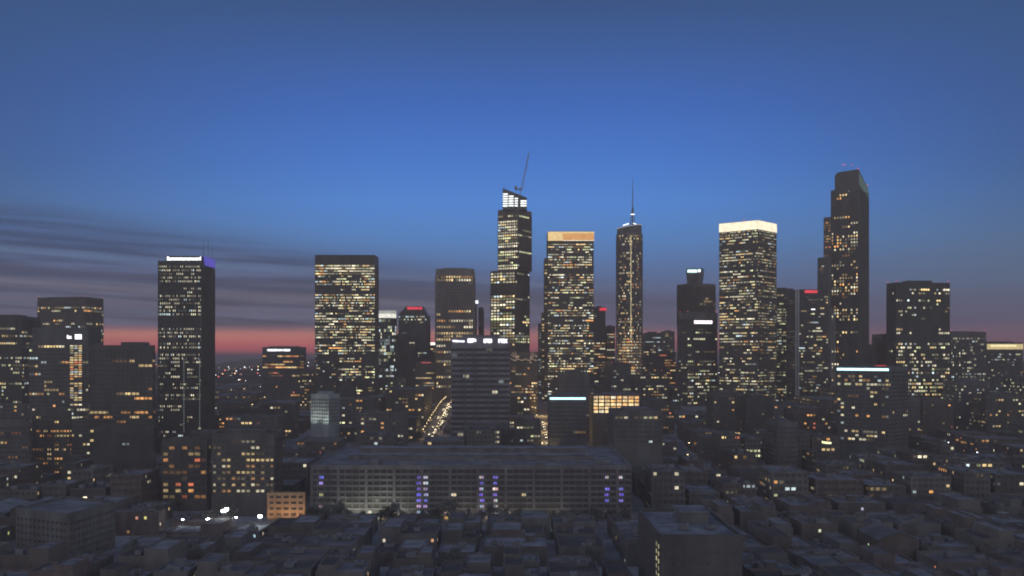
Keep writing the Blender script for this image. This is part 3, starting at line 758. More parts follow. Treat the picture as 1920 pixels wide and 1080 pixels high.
# --- tallest tower right
D = 1240
P_ = corner_poly(1558, 1610, 1628.5, D, 20, 36)
A, P0, B, C = P_
def lerp(p, q, t_): return (p[0] + (q[0] - p[0]) * t_, p[1] + (q[1] - p[1]) * t_)
pg = [lerp(A, P0, .0), P0, B, C]
tabV = [(352, 358, .2), (358, 402, .12), (402, 407, .5), (407, 436, .08), (436, 468, .88), (468, 505, .14), (505, 530, .3), (530, 556, .75), (556, 566, .3), (566, 600, .85), (600, 622, .05), (622, 628, .9), (628, 660, .2), (660, 745, .18)]
t = tower("tallest right-hand tower, dark with notched top, teal-lit slanted corner and red beacons", pg, Z(352, D), ylow=748, fh=3.9, bay=3.5, sp=.42, pier=1.3, proud=.7,
          dens=ydens(D, tabV, 0.04), mix='warm', bright=1.15, run=2.4, wall=CHAR, sidedens={1: .04}, pent=False, crown=2)
up = [lerp(A, P0, .12), P0, lerp(P0, B, .06), lerp(A, C, .9)]
up = [lerp(A, P0, .14), P0, lerp(P0, B, .99), (C[0] + 5, C[1] - 2)]
b = MB(); zt = Z(317, D); zb = Z(352, D) - 1.1
xl = lerp(A, P0, .14); xl2 = lerp(A, P0, .26)
# crown body: left edge bevelled, right side falls away
f_ = [(xl, zb), (P0, zb), (P0, zt), (xl2, zt - 1.0), (xl, zt - 5)]
bk = (C[0] - P0[0] + (P0[0] - A[0]), 0)
dvb = ((B[0] - P0[0]) * .96, (B[1] - P0[1]) * .96)
front = [(p[0] + .1, p[1] + .6, z) for p, z in f_]
back_ = [(p[0] + dvb[0], p[1] + dvb[1], zb if z == zb else z - (Z(317, D) - Z(347, D)) + 1) for p, z in f_]
b.face(front, CHAR); b.face(list(reversed(back_)), CHAR)
for k in range(5):
    p, q_ = k, (k + 1) % 5; b.face([front[q_], front[p], back_[p], back_[q_]], CHAR)
b.build('notched_crown', t, t)
b = MB()
for k in range(5):
    o_ = k * 2.6
    a = (P0[0] + .5, P0[1] + .4, zt - 5 - o_); c = (P0[0] + dvb[0] * 1.0 + .6, P0[1] + dvb[1] - .4, zt - 5 - o_ - 16)
    b.face([(a[0], a[1], a[2] - .8), (c[0], c[1], c[2] - .8), c, a], emit('teal_light', (.3, .6, .5), .38))
b.build('teal_light_band', t, t)
for xx, yy in ((1572, 307), (1586, 306), (1590, 306), (1603, 306)): antenna(t, X(xx, D), D + 12, zt - 6, Z(yy, D), .12, EREDDOT if xx != 1572 else None)
for p in ((P0[0] - .5, P0[1] + 1, zt), (B[0] - 1.2, B[1] - 1, Z(341, D))):
    b = MB(); b.box(p[0] - .55, p[0] + .55, p[1] - .55, p[1] + .55, p[2], p[2] + 1.2, EREDDOT); b.build('beacon', t, t)
b = MB()
for k, xx in enumerate((1558.2, 1561.2, 1564.2)):
    yy = A[1] + (P0[1] - A[1]) * ((xx - 1558) / 52.0)
    b.box(X(xx, yy), X(xx + 1.2, yy), yy - 1.3, yy - .8, gz(D), Z(575, D), FLOODLIT_LOOK)  # ribs coloured pale in place of floodlighting
b.build('pale_ribs', t, t)
# --- right-hand dark tower
D = 1000
t = tower("wide dark tower at right with striped left side and few white windows", corner_poly(1662, 1680, 1781, D, 83, 45), Z(529.5, D), ylow=752, fh=3.6, bay=2.3, sp=.5, pier=.3,
          dens=ydens(D, [(533, 566, .3), (566, 605, .13), (605, 640, .1), (640, 752, .5)], 0.0), mix='green', bright=.9, wall=DARK, run=2.2, sidedens={0: .1}, crown=6, beacon=True, pent=False)
b = MB(); b.box(X(1711, D), X(1757, D), D + 12, D + 28, Z(530, D) - 1, Z(524.5, D), DARK); b.build('penthouse', t, t)
D = 1060
t = tower("stepped grey block clinging to the left side of the wide right-hand dark tower", corner_poly(1654, 1664, 1666, D, 0, 30), Z(626, D), ylow=752, fh=3.6, bay=3, dens=.02, wall=BROWN, pent=False, cat='office block')
tier(t, corner_poly(1644, 1653.5, 1653.8, D, 0, 26), Z(690, D), Z(645, D), fh=3.6, bay=3, dens=.02, wall=BROWN)
D = 1200
t = tower("mid-height block with beads of red and white windows right of the wide dark tower", corner_poly(1783, 1849, 1850, D, 0, 40), Z(622, D), ylow=770, fh=3.4, bay=1.9, sp=.45, pier=.6, proud=.4, dens=ydens(D, [(622, 634, 0), (634, 638, .5), (638, 770, .2)], 0), mix='white', bright=.8, wall=GREY, run=1.3, crown=7, beacon=True)
D = 1300
t = tower("low block at right edge with a yellow glowing colonnade under its roof", corner_poly(1850, 1917, 1919, D, 0, 45), Z(642, D), ylow=770, fh=3.4, bay=2, dens=ydens(D, [(655, 770, .13)], 0), mix='cool', bright=.6, wall=CHAR, crown=11, run=1.3, pent=True)
b = MB()
for k in range(34): b.box(X(1850.5 + k * 2, D), X(1851.7 + k * 2, D), D - .8, D - .1, Z(655, D), Z(645, D), emit('colonnade_gold', (1, .8, .35), .8))
b.box(X(1857, D), X(1905, D), D - .95, D - .82, Z(650, D), Z(646.5, D), emit('colonnade_bright', (1, .86, .45), 1.3)); b.build('lit_colonnade', t, t)

# ================================================================== MIDDLE GROUND
D = 760
t = tower("blue-grey residential block crowned by a cold white light strip, right of centre", corner_poly(1569, 1667, 1703, D, 12, 34), Z(687, D), ylow=840, fh=3.0, bay=3.0, sp=.5,
          dens=ydens(D, [(700, 722, .5), (722, 830, .12)], 0), mix='mixed', bright=.8, wall=BLUEGREY, run=1.5, name='apartment_tower', cat='apartment block', sidedens={1: .2}, pent=False)
P = TOWERS[-1][1]
a, c = P[0], P[1]; l = math.dist(a, c); d = ((c[0] - a[0]) / l, (c[1] - a[1]) / l); nn = (d[1], -d[0])
b = MB(); b.obox(((a[0] + c[0]) / 2, (a[1] + c[1]) / 2), d, nn, l / 2 - .3, (.1, .5), Z(695.3, D), Z(691, D), ETW); b.build('light_strip', t, t)
D = 1020
t = tower("small dark block behind the cold white strip with a red light bar", corner_poly(1640, 1664, 1666, D, 0, 30), Z(684, D), ylow=745, fh=3.5, bay=3, dens=.04, wall=DARK, pent=False, cat='office block')
panel(t, 1642, 1663.5, 685, 688, D, ER, name='light_strip')
# banded office with signs
D = 900
t = tower("banded grey office block with four white signs along its blank top", corner_poly(846, 956, 958, D, 0, 45), Z(632, D), ylow=822, fh=4.7, bay=5.0, sp=.46, pier=.0, dens=.05, mix='white', bright=.45, glass=DEEPGLASS, wall=wallmat('lavender_concrete', (.27, .25, .265), .8),
          crown=Z(632, D) - Z(653, D), run=1.2, name='office_block', cat='office block')
face_sign(t, "Wiitrross", 848, 871, 637.5, 641.5, D, EW, .05)
b = face_sign(t, "E3", 877, 893, 635, 642.5, D, EW, .10)
face_sign(t, "FS", 907, 923, 635.5, 643, D, EW, .09)
face_sign(t, "PTEX", 934.5, 952, 635.5, 643, D, EW, .07)
b = MB()
for k in range(1, 5):
    xx = X(846 + 110 * k / 5 + (k % 2) * 4, D); b.box(xx - .45, xx + .45, D - .35, D - .05, Z(818, D), Z(656, D), BLUEGREY)
b.build('pilasters', t, t)
D = 1120
t = tower("dark block speckled with gold windows behind the four-sign office block, festooned with lights", corner_poly(955, 1008, 1010, D, 0, 40), Z(660, D), ylow=800, fh=3.2, bay=2.2, dens=ydens(D, [(660, 724, .15), (724, 800, .55)], .1), mix='warm', bright=.7, wall=BROWN, run=2, cat='office block', pent=False)
b = MB()
for s_ in (0, 1):
    for k in range(3):
        cx2 = X(970 + 24 * s_, D); an = math.radians(30 + 22 * k if s_ else 150 - 22 * k); b.bar((cx2, D - 1.2, Z(672, D)), (cx2 + 8 * math.cos(an), D - 1.2, Z(672, D) + 8 * math.sin(an)), .16, emit('string_light', (1, .7, .5), .7))
for k in range(26): b.box(X(958 + k * 1.9, D), X(959 + k * 1.9, D), D - 1.0, D - .6, Z(672.5 + 3 * abs(math.sin(k * .45)), D) - .4, Z(672.5 + 3 * abs(math.sin(k * .45)), D) + .3, MATS['string_light'])
b.build('string_lights', t, t)
D = 960
t = tower("plain blue-grey windowless box rising behind the white-strip low block", corner_poly(1048, 1104, 1106, D, 0, 30), Z(698, D), ylow=742, fh=4, bay=3.2, sp=.5, pier=1.2, dens=0, wall=BLUEGREY, cat='office block', name='office_block')
D = 800
t = tower("low dark block edged along its roof by a brilliant white strip, beside the gold-lit alley", corner_poly(1030, 1099, 1101, D, 0, 36), Z(743, D), ylow=824, fh=3.2, bay=3, dens=ydens(D, [(775, 786, .2)], 0.02), mix='warm', bright=.8, wall=BLUEGREY, cat='office block', name='office_block', crown=5)
panel(t, 1031, 1098, 745.5, 749, D, ETW, name='light_strip')
D = 860
t = tower("low block with large bright amber windows in three rows, centre right", corner_poly(1111, 1200, 1203, D, 0, 36), Z(741, D), z0=None, ylow=776, fh=3.3, bay=5.0, sp=.3, pier=1.0, proud=.2, dens=ydens(D, [(741, 749, .99), (749, 776, .99)], .99), mix='gold', bright=1.25, wall=BROWN, run=9, cat='office block', name='office_block', crown=.8, pent=False)
D = 700
t = tower("plain grey block with blank walls below the amber-windowed building", corner_poly(1151, 1243, 1246, D, 0, 40), Z(770, D), ylow=835, fh=3.4, bay=3.2, sp=.55, pier=.9, dens=ydens(D, [(773, 785, .35)], .02), mix='green', bright=.5, wall=GREY, cat='apartment block', name='apartment_block', group='middle ground blocks', run=2)
D = 860
t = tower("small pale block floodlit white from below, left of the big bright tower's foot", corner_poly(583, 616, 637, D, 30, 26), Z(739, D), ylow=794, fh=3.0, bay=2.6, sp=.4, pier=.7, proud=.2, dens=0, wall=wallmat('pale_stone', (.36, .37, .36), .8), cat='apartment block', name='apartment_block', group='middle ground blocks')
FL_W = TOWERS[-1][1]
D = 570
t = tower("mid-rise block left of centre with rows of wide yellow-lit windows", corner_poly(397, 515, 530, D, 0, 40), Z(812, D), ylow=930, fh=3.3, bay=2.6, sp=.6, pier=.8, dens=ydens(D, [(822, 860, .4), (860, 872, .75), (872, 890, .5), (890, 930, .6)], .2), mix='warm', bright=.38, wall=CHAR, cat='office block', name='office_block', group='middle ground blocks', run=3)
D = 590
t = tower("dark mid-rise with few orange windows under the tall white-letter tower", corner_poly(304, 388, 396, D, 0, 40), Z(824, D), ylow=940, fh=3.6, bay=3.6, sp=.5, pier=.6, dens=ydens(D, [(835, 850, .55), (850, 940, .25)], .1), mix='amber', bright=.4, wall=CHAR, cat='office block', name='office_block', group='middle ground blocks', run=2)
D = 555
t = tower("small three-storey building floodlit orange, left of the long apartment building", corner_poly(501, 572, 575, D, 0, 22), Z(924, D), ylow=977, fh=3.6, bay=3.8, sp=.55, pier=1.2, dens=.06, mix='warm', bright=.6, wall=wallmat('ochre_render', (.5, .36, .22), .9), cat='building', name='office_block', group='middle ground blocks', crown=1.5, pent=False)
FL_O = TOWERS[-1][1]
for lab, xa, xb_, yt, D, wl, dn, mx_ in [
    ("dark mid-rise in front of the cream-crowned tower's foot, few yellow windows", 1338, 1398, 737, 900, CHAR, .08, 'warm'),
    ("dark mid-rise with a vertical chain of white lights, right of centre", 1400, 1454, 745, 880, DARK, .08, 'white'),
    ("long low brown block with two orange window rows left of the cold white strip block", 1490, 1562, 768, 860, BROWN, .12, 'redish'),
    ("tall narrow grey slab at right of centre, almost unlit", 1458, 1500, 790, 720, BLUEGREY, .03, 'redish'),
    ("dim block with a gold sill of light, behind the plain grey block", 1205, 1268, 752, 960, CHAR, .12, 'amber'),
    ("block with four small yellow windows behind the orange-trimmed roof at right", 1730, 1792, 750, 900, BROWN, .07, 'amber'),
    ("grey block right of the cold white strip block, dim windows", 1703, 1730, 745, 880, GREY, .07, 'mixed'),
    ("pale block with white dots of light near the right edge", 1797, 1860, 715, 960, BLUEGREY, .16, 'white'),
    ("dark block at the right edge with a lit grid of gold windows", 1850, 1935, 740, 900, CHAR, .14, 'warm'),
    ("low dark block under the gold-crowned tower with green-yellow windows", 968, 1018, 790, 770, DARK, .3, 'green'),
    ("plain slab below the four-sign office block, small rose lights", 870, 960, 798, 800, BLUEGREY, .06, 'redish'),
    ("dark mid-rise at far left foreground with amber windows near ground", 60, 135, 770, 720, CHAR, .3, 'amber'),
    ("grey mid-rise at far left with dim amber rows beside the left edge", -20, 58, 790, 700, GREY, .12, 'amber'),
    ("dark block between two left towers with cool scattered windows", 176, 292, 800, 660, DARK, .1, 'cool'),
    ("dim block right of the tall white-letter tower, orange row of windows", 410, 500, 770, 900, CHAR, .12, 'amber'),
    ("block with bright yellow windows left of the big bright tower", 562, 592, 695, 1150, CHAR, .5, 'warm'),
    ("dark block before the big bright tower's left foot", 592, 634, 671, 1120, DARK, .12, 'mixed'),
    ("dark plain block hiding the big bright tower's base", 634, 668, 725, 1050, CHAR, .1, 'white'),
    ("low brown block beneath the striped concrete tower's left foot", 745, 800, 742, 1150, BROWN, .25, 'green')]:
    tower(lab, corner_poly(xa, xb_ - 4, xb_, D, 0, 34), Z(yt, D), fh=3.3, bay=2.5, sp=.58, pier=.6, dens=dn * 1.2, mix=mx_, bright=.6, wall=wl, cat='office block', name='office_block', group='middle ground blocks', run=1.8)

# ------------------------------------------------------------------ long apartment building
D = 552; x0, x1 = X(582, D), X(1184, D); y1 = D + 118; zt = Z(872, D)
LW = wallmat('apartment_render', (.205, .192, .185), .9)
apt = empty('long_apartment_building', ((x0 + x1) / 2, D + 59, 0), "very long pale apartment building in the foreground with blue and white lit windows", 'apartment building')
claim([(x0, D), (x1, D), (x1, y1), (x0, y1)], 8)
poly = [(x0, D), (x1, D), (x1, y1), (x0, y1)]
w = MB(); nfl = 9; base = 0.0; fh_ = (zt - 2.4) / nfl
NB = 46; bw = (x1 - x0) / NB
for k in range(nfl):
    w.prism(poly, base + k * fh_ - (2 if k == 0 else 0), base + k * fh_ + 1.15, LW, True, True)
for j in range(NB + 1):
    wide = 1.5 if j % 4 == 0 else .45
    xx = min(max(x0 + j * bw, x0 + wide / 2), x1 - wide / 2)
    w.box(xx - wide / 2, xx + wide / 2, D - (.3 if wide > 1 else .08), D + .9, 0, zt - 2.4, LW)
for s_ in (0, 1):
    xx = x0 if s_ == 0 else x1
    for j in range(22):
        yy = D + 2 + j * (116 / 21); w.box(xx - .1, xx + .1, yy - 1.4, yy + 1.4, 0, zt - 2.4, LW)
ip, zr = parapet(w, poly, zt - 2.4, zt, LW, 1.3)
w.build('wall', apt, apt)
r = MB(); r.face([(p[0], p[1], zr) for p in ip], ROOFS[1]); r.build('roof', apt, apt)
# windows: each lit one a part, the dark ones together
litset = {}
def colx(px): return int((X(px, D) - x0) / bw)
def rowy(py): return int((Z(py, D)) / fh_)
for px in (598,): 
    for k in (7, 6): litset[(colx(px + 2), k)] = BLUE if k == 7 else (.5, .45, 1)
for px in (783, 800):
    for k in (7, 6, 5, 4, 3, 2, 1): litset[(colx(px), k + 0)] = R.choice((BLUE, BLUE, (.75, .75, 1), (.6, .55, 1)))
for px in (908, 926):
    for k in (7, 6, 5, 4, 3, 2, 1): litset[(colx(px), k)] = R.choice((BLUE, BLUE, (.8, .8, 1), (1, .8, .85)))
for px in (1143, 1158):
    for k in (7, 5, 4, 3, 1): litset[(colx(px), k)] = (.85, .8, .9) if k in (7, 1) else R.choice((BLUE, (.4, .35, 1)))
for px, k, c in ((602, 4, (.8, .75, .4)), (851, 4, PALEW), (983, 4, (1, .6, .4)), (691, 1, PALEW), (728, 1, PALEW), (750, 1, PALEW), (834, 1, PALEW), (873, 1, PALEW), (951, 1, PALEW), (710, 3, (.4, .35, .25)), (598, 2, (.4, .4, .3)), (605, 1, PALEW), (834, 0, AMBER), (873, 0, AMBER), (910, 0, WARM), (720, 0, WARM), (700, 0, (.5, .45, .3)), (1110, 1, PALEW)):
    litset[(colx(px), k)] = c
rest = MB(); cnt = 0
for k in range(nfl):
    zb = base + k * fh_ + 1.15; zz = base + (k + 1) * fh_
    for j in range(NB):
        xa, xb_ = x0 + j * bw, x0 + (j + 1) * bw
        c = litset.get((j, k))
        g = MB() if (c or cnt < 45) else rest
        lv = R.uniform(.45, .95)
        if c:
            g.face([(xa, D + .55, zb), (xb_, D + .55, zb), (xb_, D + .55, zz), (xa, D + .55, zz)], GLASS, (0, 0, 0))
            q0 = xa + bw * R.uniform(.12, .3); q1 = xb_ - bw * R.uniform(.12, .3)
            qm = (q0 + q1) / 2
            for (u0, u1) in ((q0, qm - .12), (qm + .12, q1)):
                g.face([(u0, D + .50, zb + .1), (u1, D + .50, zb + .1), (u1, D + .50, zz - .45), (u0, D + .50, zz - .45)], GLASS, tuple(v * lv * R.uniform(.6, 1.1) for v in c))
            g.box(qm - .1, qm + .1, D + .40, D + .5, zb, zz, STEEL)
        else:
            g.face([(xa, D + .55, zb), (xb_, D + .55, zb), (xb_, D + .55, zz), (xa, D + .55, zz)], GLASS, (0, 0, 0))
            if g is not rest:
                g.box((xa + xb_) / 2 - .08, (xa + xb_) / 2 + .08, D + .40, D + .5, zb, zz, STEEL); cnt += 1
        if g is not rest: g.build('window', apt, apt)
for s_ in (0, 1):
    xx = x0 + .3 if s_ == 0 else x1 - .3
    rest.face([(xx, D + .6, 0), (xx, y1, 0), (xx, y1, zt - 2.5), (xx, D + .6, zt - 2.5)], GLASS, (0, 0, 0))
rest.face([(x0, y1 - .3, 0), (x1, y1 - .3, 0), (x1, y1 - .3, zt - 2.5), (x0, y1 - .3, zt - 2.5)], GLASS, (0, 0, 0))
o = rest.build('windows', apt, apt); o['kind'] = 'stuff'
for k in range(26):
    cx2 = R.uniform(x0 + 8, x1 - 8); cy2 = R.uniform(D + 8, y1 - 6); a_, b_, h_ = R.uniform(1.2, 5), R.uniform(1, 3), R.uniform(1.0, 2.8)
    m = MB(); m.box(cx2 - a_, cx2 + a_, cy2 - b_, cy2 + b_, zr, zr + h_, R.choice((LW, ROOFS[1], STEEL))); m.box(cx2 - a_ - .1, cx2 + a_ + .1, cy2 - b_ - .1, cy2 + b_ + .1, zr + h_ + .01, zr + h_ + .25, ROOFS[3]); m.build('roof_unit', apt, apt)
for (ya, yb) in ((D + 40, D + 52), (D + 84, D + 98)):
    m = MB(); m.box(x0 + 14, x1 - 18, ya, yb, zr, zr + 2.6, LW); m.box(x0 + 13.5, x1 - 17.5, ya - .5, yb + .5, zr + 2.61, zr + 2.95, ROOFS[3]); m.build('roof_ridge', apt, apt)

# ------------------------------------------------------------------ foreground building right with lit stair windows
xa = X(1238, 345); fb = [(xa, 345), (X(1392, 345), 345), (X(1392, 345), 405), (xa, 405)]
fr_ = empty('foreground_block', (fb[0][0] + 14, 375, 0), "dark foreground block with pale roof terraces, small yellow windows down its left corner", 'building')
claim(fb, 4); w = MB(); w.prism(fb, -2, 26.6, DARK, False); ip, zr = parapet(w, fb, 26.6, 29.4, DARK, 1.4, .6); w.build('wall', fr_, fr_)
r = MB(); r.face([(p[0], p[1], zr) for p in ip], ROOFS[3]); r.build('roof', fr_, fr_)
for k in range(9):
    for j in range(2):
        zz = 24.0 - k * 2.5; yy = 347.5 + j * 5.2
        g = MB(); c = (1.0, .88, .5); q = R.uniform(.25, .6)
        g.face([(xa - .06, yy + 2.2, zz), (xa - .06, yy, zz), (xa - .06, yy, zz + 1.5), (xa - .06, yy + 2.2, zz + 1.5)], GLASS, tuple(v * q for v in c)); g.box(xa - .2, xa - .02, yy - .1, yy + 2.3, zz - .18, zz - .02, PALE)
        g.build('window', fr_, fr_)
for k in range(6):
    for j in range(8):
        if R.random() < .12: continue
        ux = fb[0][0] + 2.2 + j * 3.25; zz = 3.5 + k * 3.8
        g = MB(); g.face([(ux, 344.96, zz), (ux + 1.5, 344.96, zz), (ux + 1.5, 344.96, zz + 1.6), (ux, 344.96, zz + 1.6)], GLASS, (0, 0, 0)); g.box(ux - .12, ux + 1.62, 344.8, 344.98, zz - .2, zz - .02, GREY)
        g.build('window', fr_, fr_)
roofkit(fr_, fb[0][0] + 5, fb[1][0] - 4, 350, 400, zr, 5)
b = MB(); b.box(fb[0][0] + 12, fb[0][0] + 22, 375, 392, zr, zr + 4, GREY); b.box(fb[0][0] + 11.6, fb[0][0] + 22.4, 374.6, 392.4, zr + 4.01, zr + 4.4, ROOFS[1]); b.build('penthouse', fr_, fr_)
claim([(X(40, 450), 430), (X(165, 450), 430), (X(165, 450), 480), (X(40, 450), 480)], 3)
tower("pale bluish low block in the left foreground, one dim window pair", [(X(30, 455), 455), (X(160, 455), 438), (X(160, 455) + 5, 476), (X(30, 455) + 5, 493)], 22, fh=3.2, bay=3, sp=.62, pier=1.2, dens=.015, mix='cool', bright=.4, wall=GREY, cat='building', name='apartment_block', group='foreground blocks', roofmat=ROOFS[1], pent=False)

# ------------------------------------------------------------------ low-rise city on a street grid
AV = [-75 + 108 * k for k in range(-9, 11)]       # avenues run away from the camera
CR = [352, 432, 532, 690, 800, 905, 1015, 1130, 1250, 1380, 1520, 1680, 1860]
LAND = [((T[0].location.x, T[0].location.y), T[0]['label']) for T in TOWERS]
SHORT = [(40, "far-left dark towers"), (230, "stepped amber-window block"), (350, "tall white-letter tower"), (460, "yellow-windowed mid-rise"), (540, "orange floodlit building"),
         (610, "white floodlit block"), (660, "big bright tower"), (775, "chamfered red-letter tower"), (850, "striped concrete tower"), (905, "four-sign office block"), (965, "crane tower"),
         (1070, "gold-crowned tower"), (1150, "amber-windowed low block"), (1180, "spired round tower"), (1305, "drum-topped tower"), (1400, "cream-crowned tower"), (1475, "pale-finned dark tower"),
         (1600, "tallest right-hand tower"), (1640, "cold white strip block"), (1720, "wide right-hand tower"), (1815, "red-beaded block"), (1885, "yellow-colonnade block")]
used = {}
def where(px, D):
    s = min(SHORT, key=lambda q: abs(q[0] - px)); d = px - s[0]
    side = "in line with" if abs(d) < 12 else ("left of" if d < 0 else "right of")
    depth = "nearest" if D < 440 else "near" if D < 540 else "midway" if D < 800 else "farther" if D < 1100 else "distant"
    return f"{depth} {side} {s[1]}"
def clear_of_frontage(x0, x1, y0, y1): return True
nlow = 0
R_main = R; R = random.Random(11)
LOW = []
for ci in range(len(CR) - 1):
    ya, yb = CR[ci] + 7, CR[ci + 1] - 7
    R = random.Random(500 + ci); row_off = R.uniform(-40, 40) if ya < 545 else 0
    if ya < 545: ya, yb = ya - 5, yb + 3
    for ai in range(len(AV) - 1):
        xa, xb_ = AV[ai] + 9, AV[ai + 1] - 9
        if ya < 545: xa, xb_ = AV[ai] + 2.5 + row_off, AV[ai + 1] - 2.5 + row_off
        if min(abs(xa), abs(xb_)) > 0.53 * yb + 10 and xa * xb_ > 0: continue
        near = ya < 700
        nx = R.choice((4, 5)) if ya < 560 else R.choice((3, 4)) if near else (2 if ya < 1300 else R.choice((1, 2)))
        ny = (3 if ya < 450 else 4) if ya < 560 else 2 if (yb - ya > 75 and ya < 1000) else 1
        cuts = sorted([0, 1] + [(k + R.uniform(-.18, .18)) / nx for k in range(1, nx)])
        for i in range(nx):
            for j in range(ny):
                px0 = xa + (xb_ - xa) * cuts[i] + .8; px1 = xa + (xb_ - xa) * cuts[i + 1] - .8
                py0 = ya + (yb - ya) * j / ny + .8; py1 = ya + (yb - ya) * (j + 1) / ny - .8
                sx = R.uniform(0, .12) * (px1 - px0); px0 += sx * R.random(); px1 -= sx
                py1 -= R.uniform(0, .3) * (py1 - py0)
                if not free(px0, px1, py0, py1):
                    # shrink to a free half if possible
                    mid = (px0 + px1) / 2; my_ = (py0 + py1) / 2
                    for q in ((px0, mid, py0, py1), (mid, px1, py0, py1), (px0, px1, my_, py1), (px0, px1, py0, my_)):
                        if free(*q): px0, px1, py0, py1 = q; break
                    else: continue
                if px1 - px0 < 8 or py1 - py0 < 8: continue
                LOW.append((px0, px1, py0, py1))
print('low-rises', len(LOW))
HIDDEN = set()
REST = set([(-255, 364), (-255, 390), (-255, 415), (-234, 366), (-234, 390), (-235, 415), (-213, 366), (-213, 388), (-192, 364), (-171, 364), (-146, 364), (-127, 364), (-127, 413), (-108, 365), (-64, 366), (-39, 366), (4, 366), (72, 420), (180, 365), (207, 364), (234, 366), (234, 391), (234, 412), (258, 366), (258, 389), (258, 413), (-376, 445), (-376, 481), (-377, 510), (-355, 445), (-355, 481), (-354, 510), (-333, 449), (-334, 478), (-333, 510), (-315, 445), (-315, 477), (-314, 511), (-293, 446), (-294, 478), (-294, 511), (-266, 448), (-266, 477), (-245, 447), (-212, 516), (78, 448), (78, 478), (77, 510), (246, 448), (273, 447), (273, 479), (273, 511), (295, 447), (294, 480), (295, 509), (316, 446), (316, 480), (316, 512), (336, 445), (336, 481), (335, 510), (355, 447), (355, 479), (355, 509), (-383, 551), (-383, 586), (-383, 628), (-383, 663), (-356, 552), (-356, 586), (-356, 628), (-356, 667), (-331, 550), (-330, 586), (-330, 625), (-306, 551), (-237, 549), (-237, 625), (-196, 624), (-195, 664), (-168, 628), (-168, 666), (108, 662), (304, 548), (304, 586), (324, 550), (323, 586), (345, 548), (345, 587), (345, 627), (344, 663), (371, 549), (372, 588), (372, 628), (372, 663), (399, 551), (399, 589), (398, 625), (398, 662), (424, 552), (424, 589), (424, 624), (424, 665), (448, 549), (448, 587), (448, 628), (449, 667), (-485, 716), (-485, 768), (-454, 716), (-454, 769), (-422, 717), (-422, 766), (-380, 715), (-380, 767), (-356, 723), (-270, 715), (-247, 768), (-227, 716), (-205, 715), (-205, 766), (-131, 717), (-101, 717), (-50, 720), (-21, 717), (8, 718), (49, 721), (56, 767), (336, 765), (382, 716), (410, 716), (410, 762), (439, 714), (439, 768), (-476, 825), (-476, 870), (-431, 823), (-432, 873), (-371, 882), (-219, 828), (-54, 827), (-45, 864), (280, 839), (316, 871), (498, 825), (498, 871), (542, 829), (542, 869), (-588, 931), (-586, 980), (-541, 930), (-553, 979), (-474, 930), (-429, 979), (-365, 930), (-106, 980), (108, 933), (98, 981), (213, 981), (319, 936), (385, 970), (493, 930), (493, 983), (537, 934), (536, 982), (-582, 1066), (-537, 1086), (-475, 1076), (-429, 1061), (-365, 1062), (-259, 1060), (445, 1070), (497, 1064), (543, 1066), (604, 1068), (649, 1072), (-692, 1182), (-647, 1175), (-584, 1179), (-539, 1177), (-475, 1187), (-428, 1186), (-43, 1182), (2, 1210), (64, 1187), (98, 1187), (432, 1175), (486, 1176), (542, 1158), (648, 1185), (-800, 1313), (-755, 1304), (-694, 1302), (-648, 1300), (-585, 1284), (-541, 1278), (-218, 1299), (-2, 1298), (493, 1307), (539, 1308), (712, 1305), (757, 1298), (-802, 1439), (-757, 1438), (-695, 1445), (-649, 1439), (-477, 1437), (-256, 1443), (-212, 1433), (-109, 1434), (66, 1436), (325, 1439), (408, 1449), (535, 1446), (623, 1440), (715, 1445), (761, 1438), (843, 1441), (-906, 1597), (-861, 1586), (-778, 1594), (-690, 1591), (-645, 1580), (-321, 1585), (-239, 1582), (-101, 1596), (-3, 1594), (66, 1598), (391, 1592), (536, 1593), (625, 1594), (734, 1582), (840, 1586), (-995, 1758), (-887, 1767), (-778, 1768), (-692, 1765), (-372, 1759), (-327, 1768), (-259, 1764), (-216, 1765), (-131, 1746), (-22, 1746), (64, 1760), (110, 1748), (172, 1750), (209, 1758), (286, 1754), (323, 1768), (411, 1759), (519, 1753), (603, 1753), (648, 1756), (733, 1768), (975, 1769)])
rest_mb = MB()
HTW = ((9, "single-storey"), (14, "three-storey"), (20, "five-storey"), (28, "seven-storey"), (200, "mid-rise"))
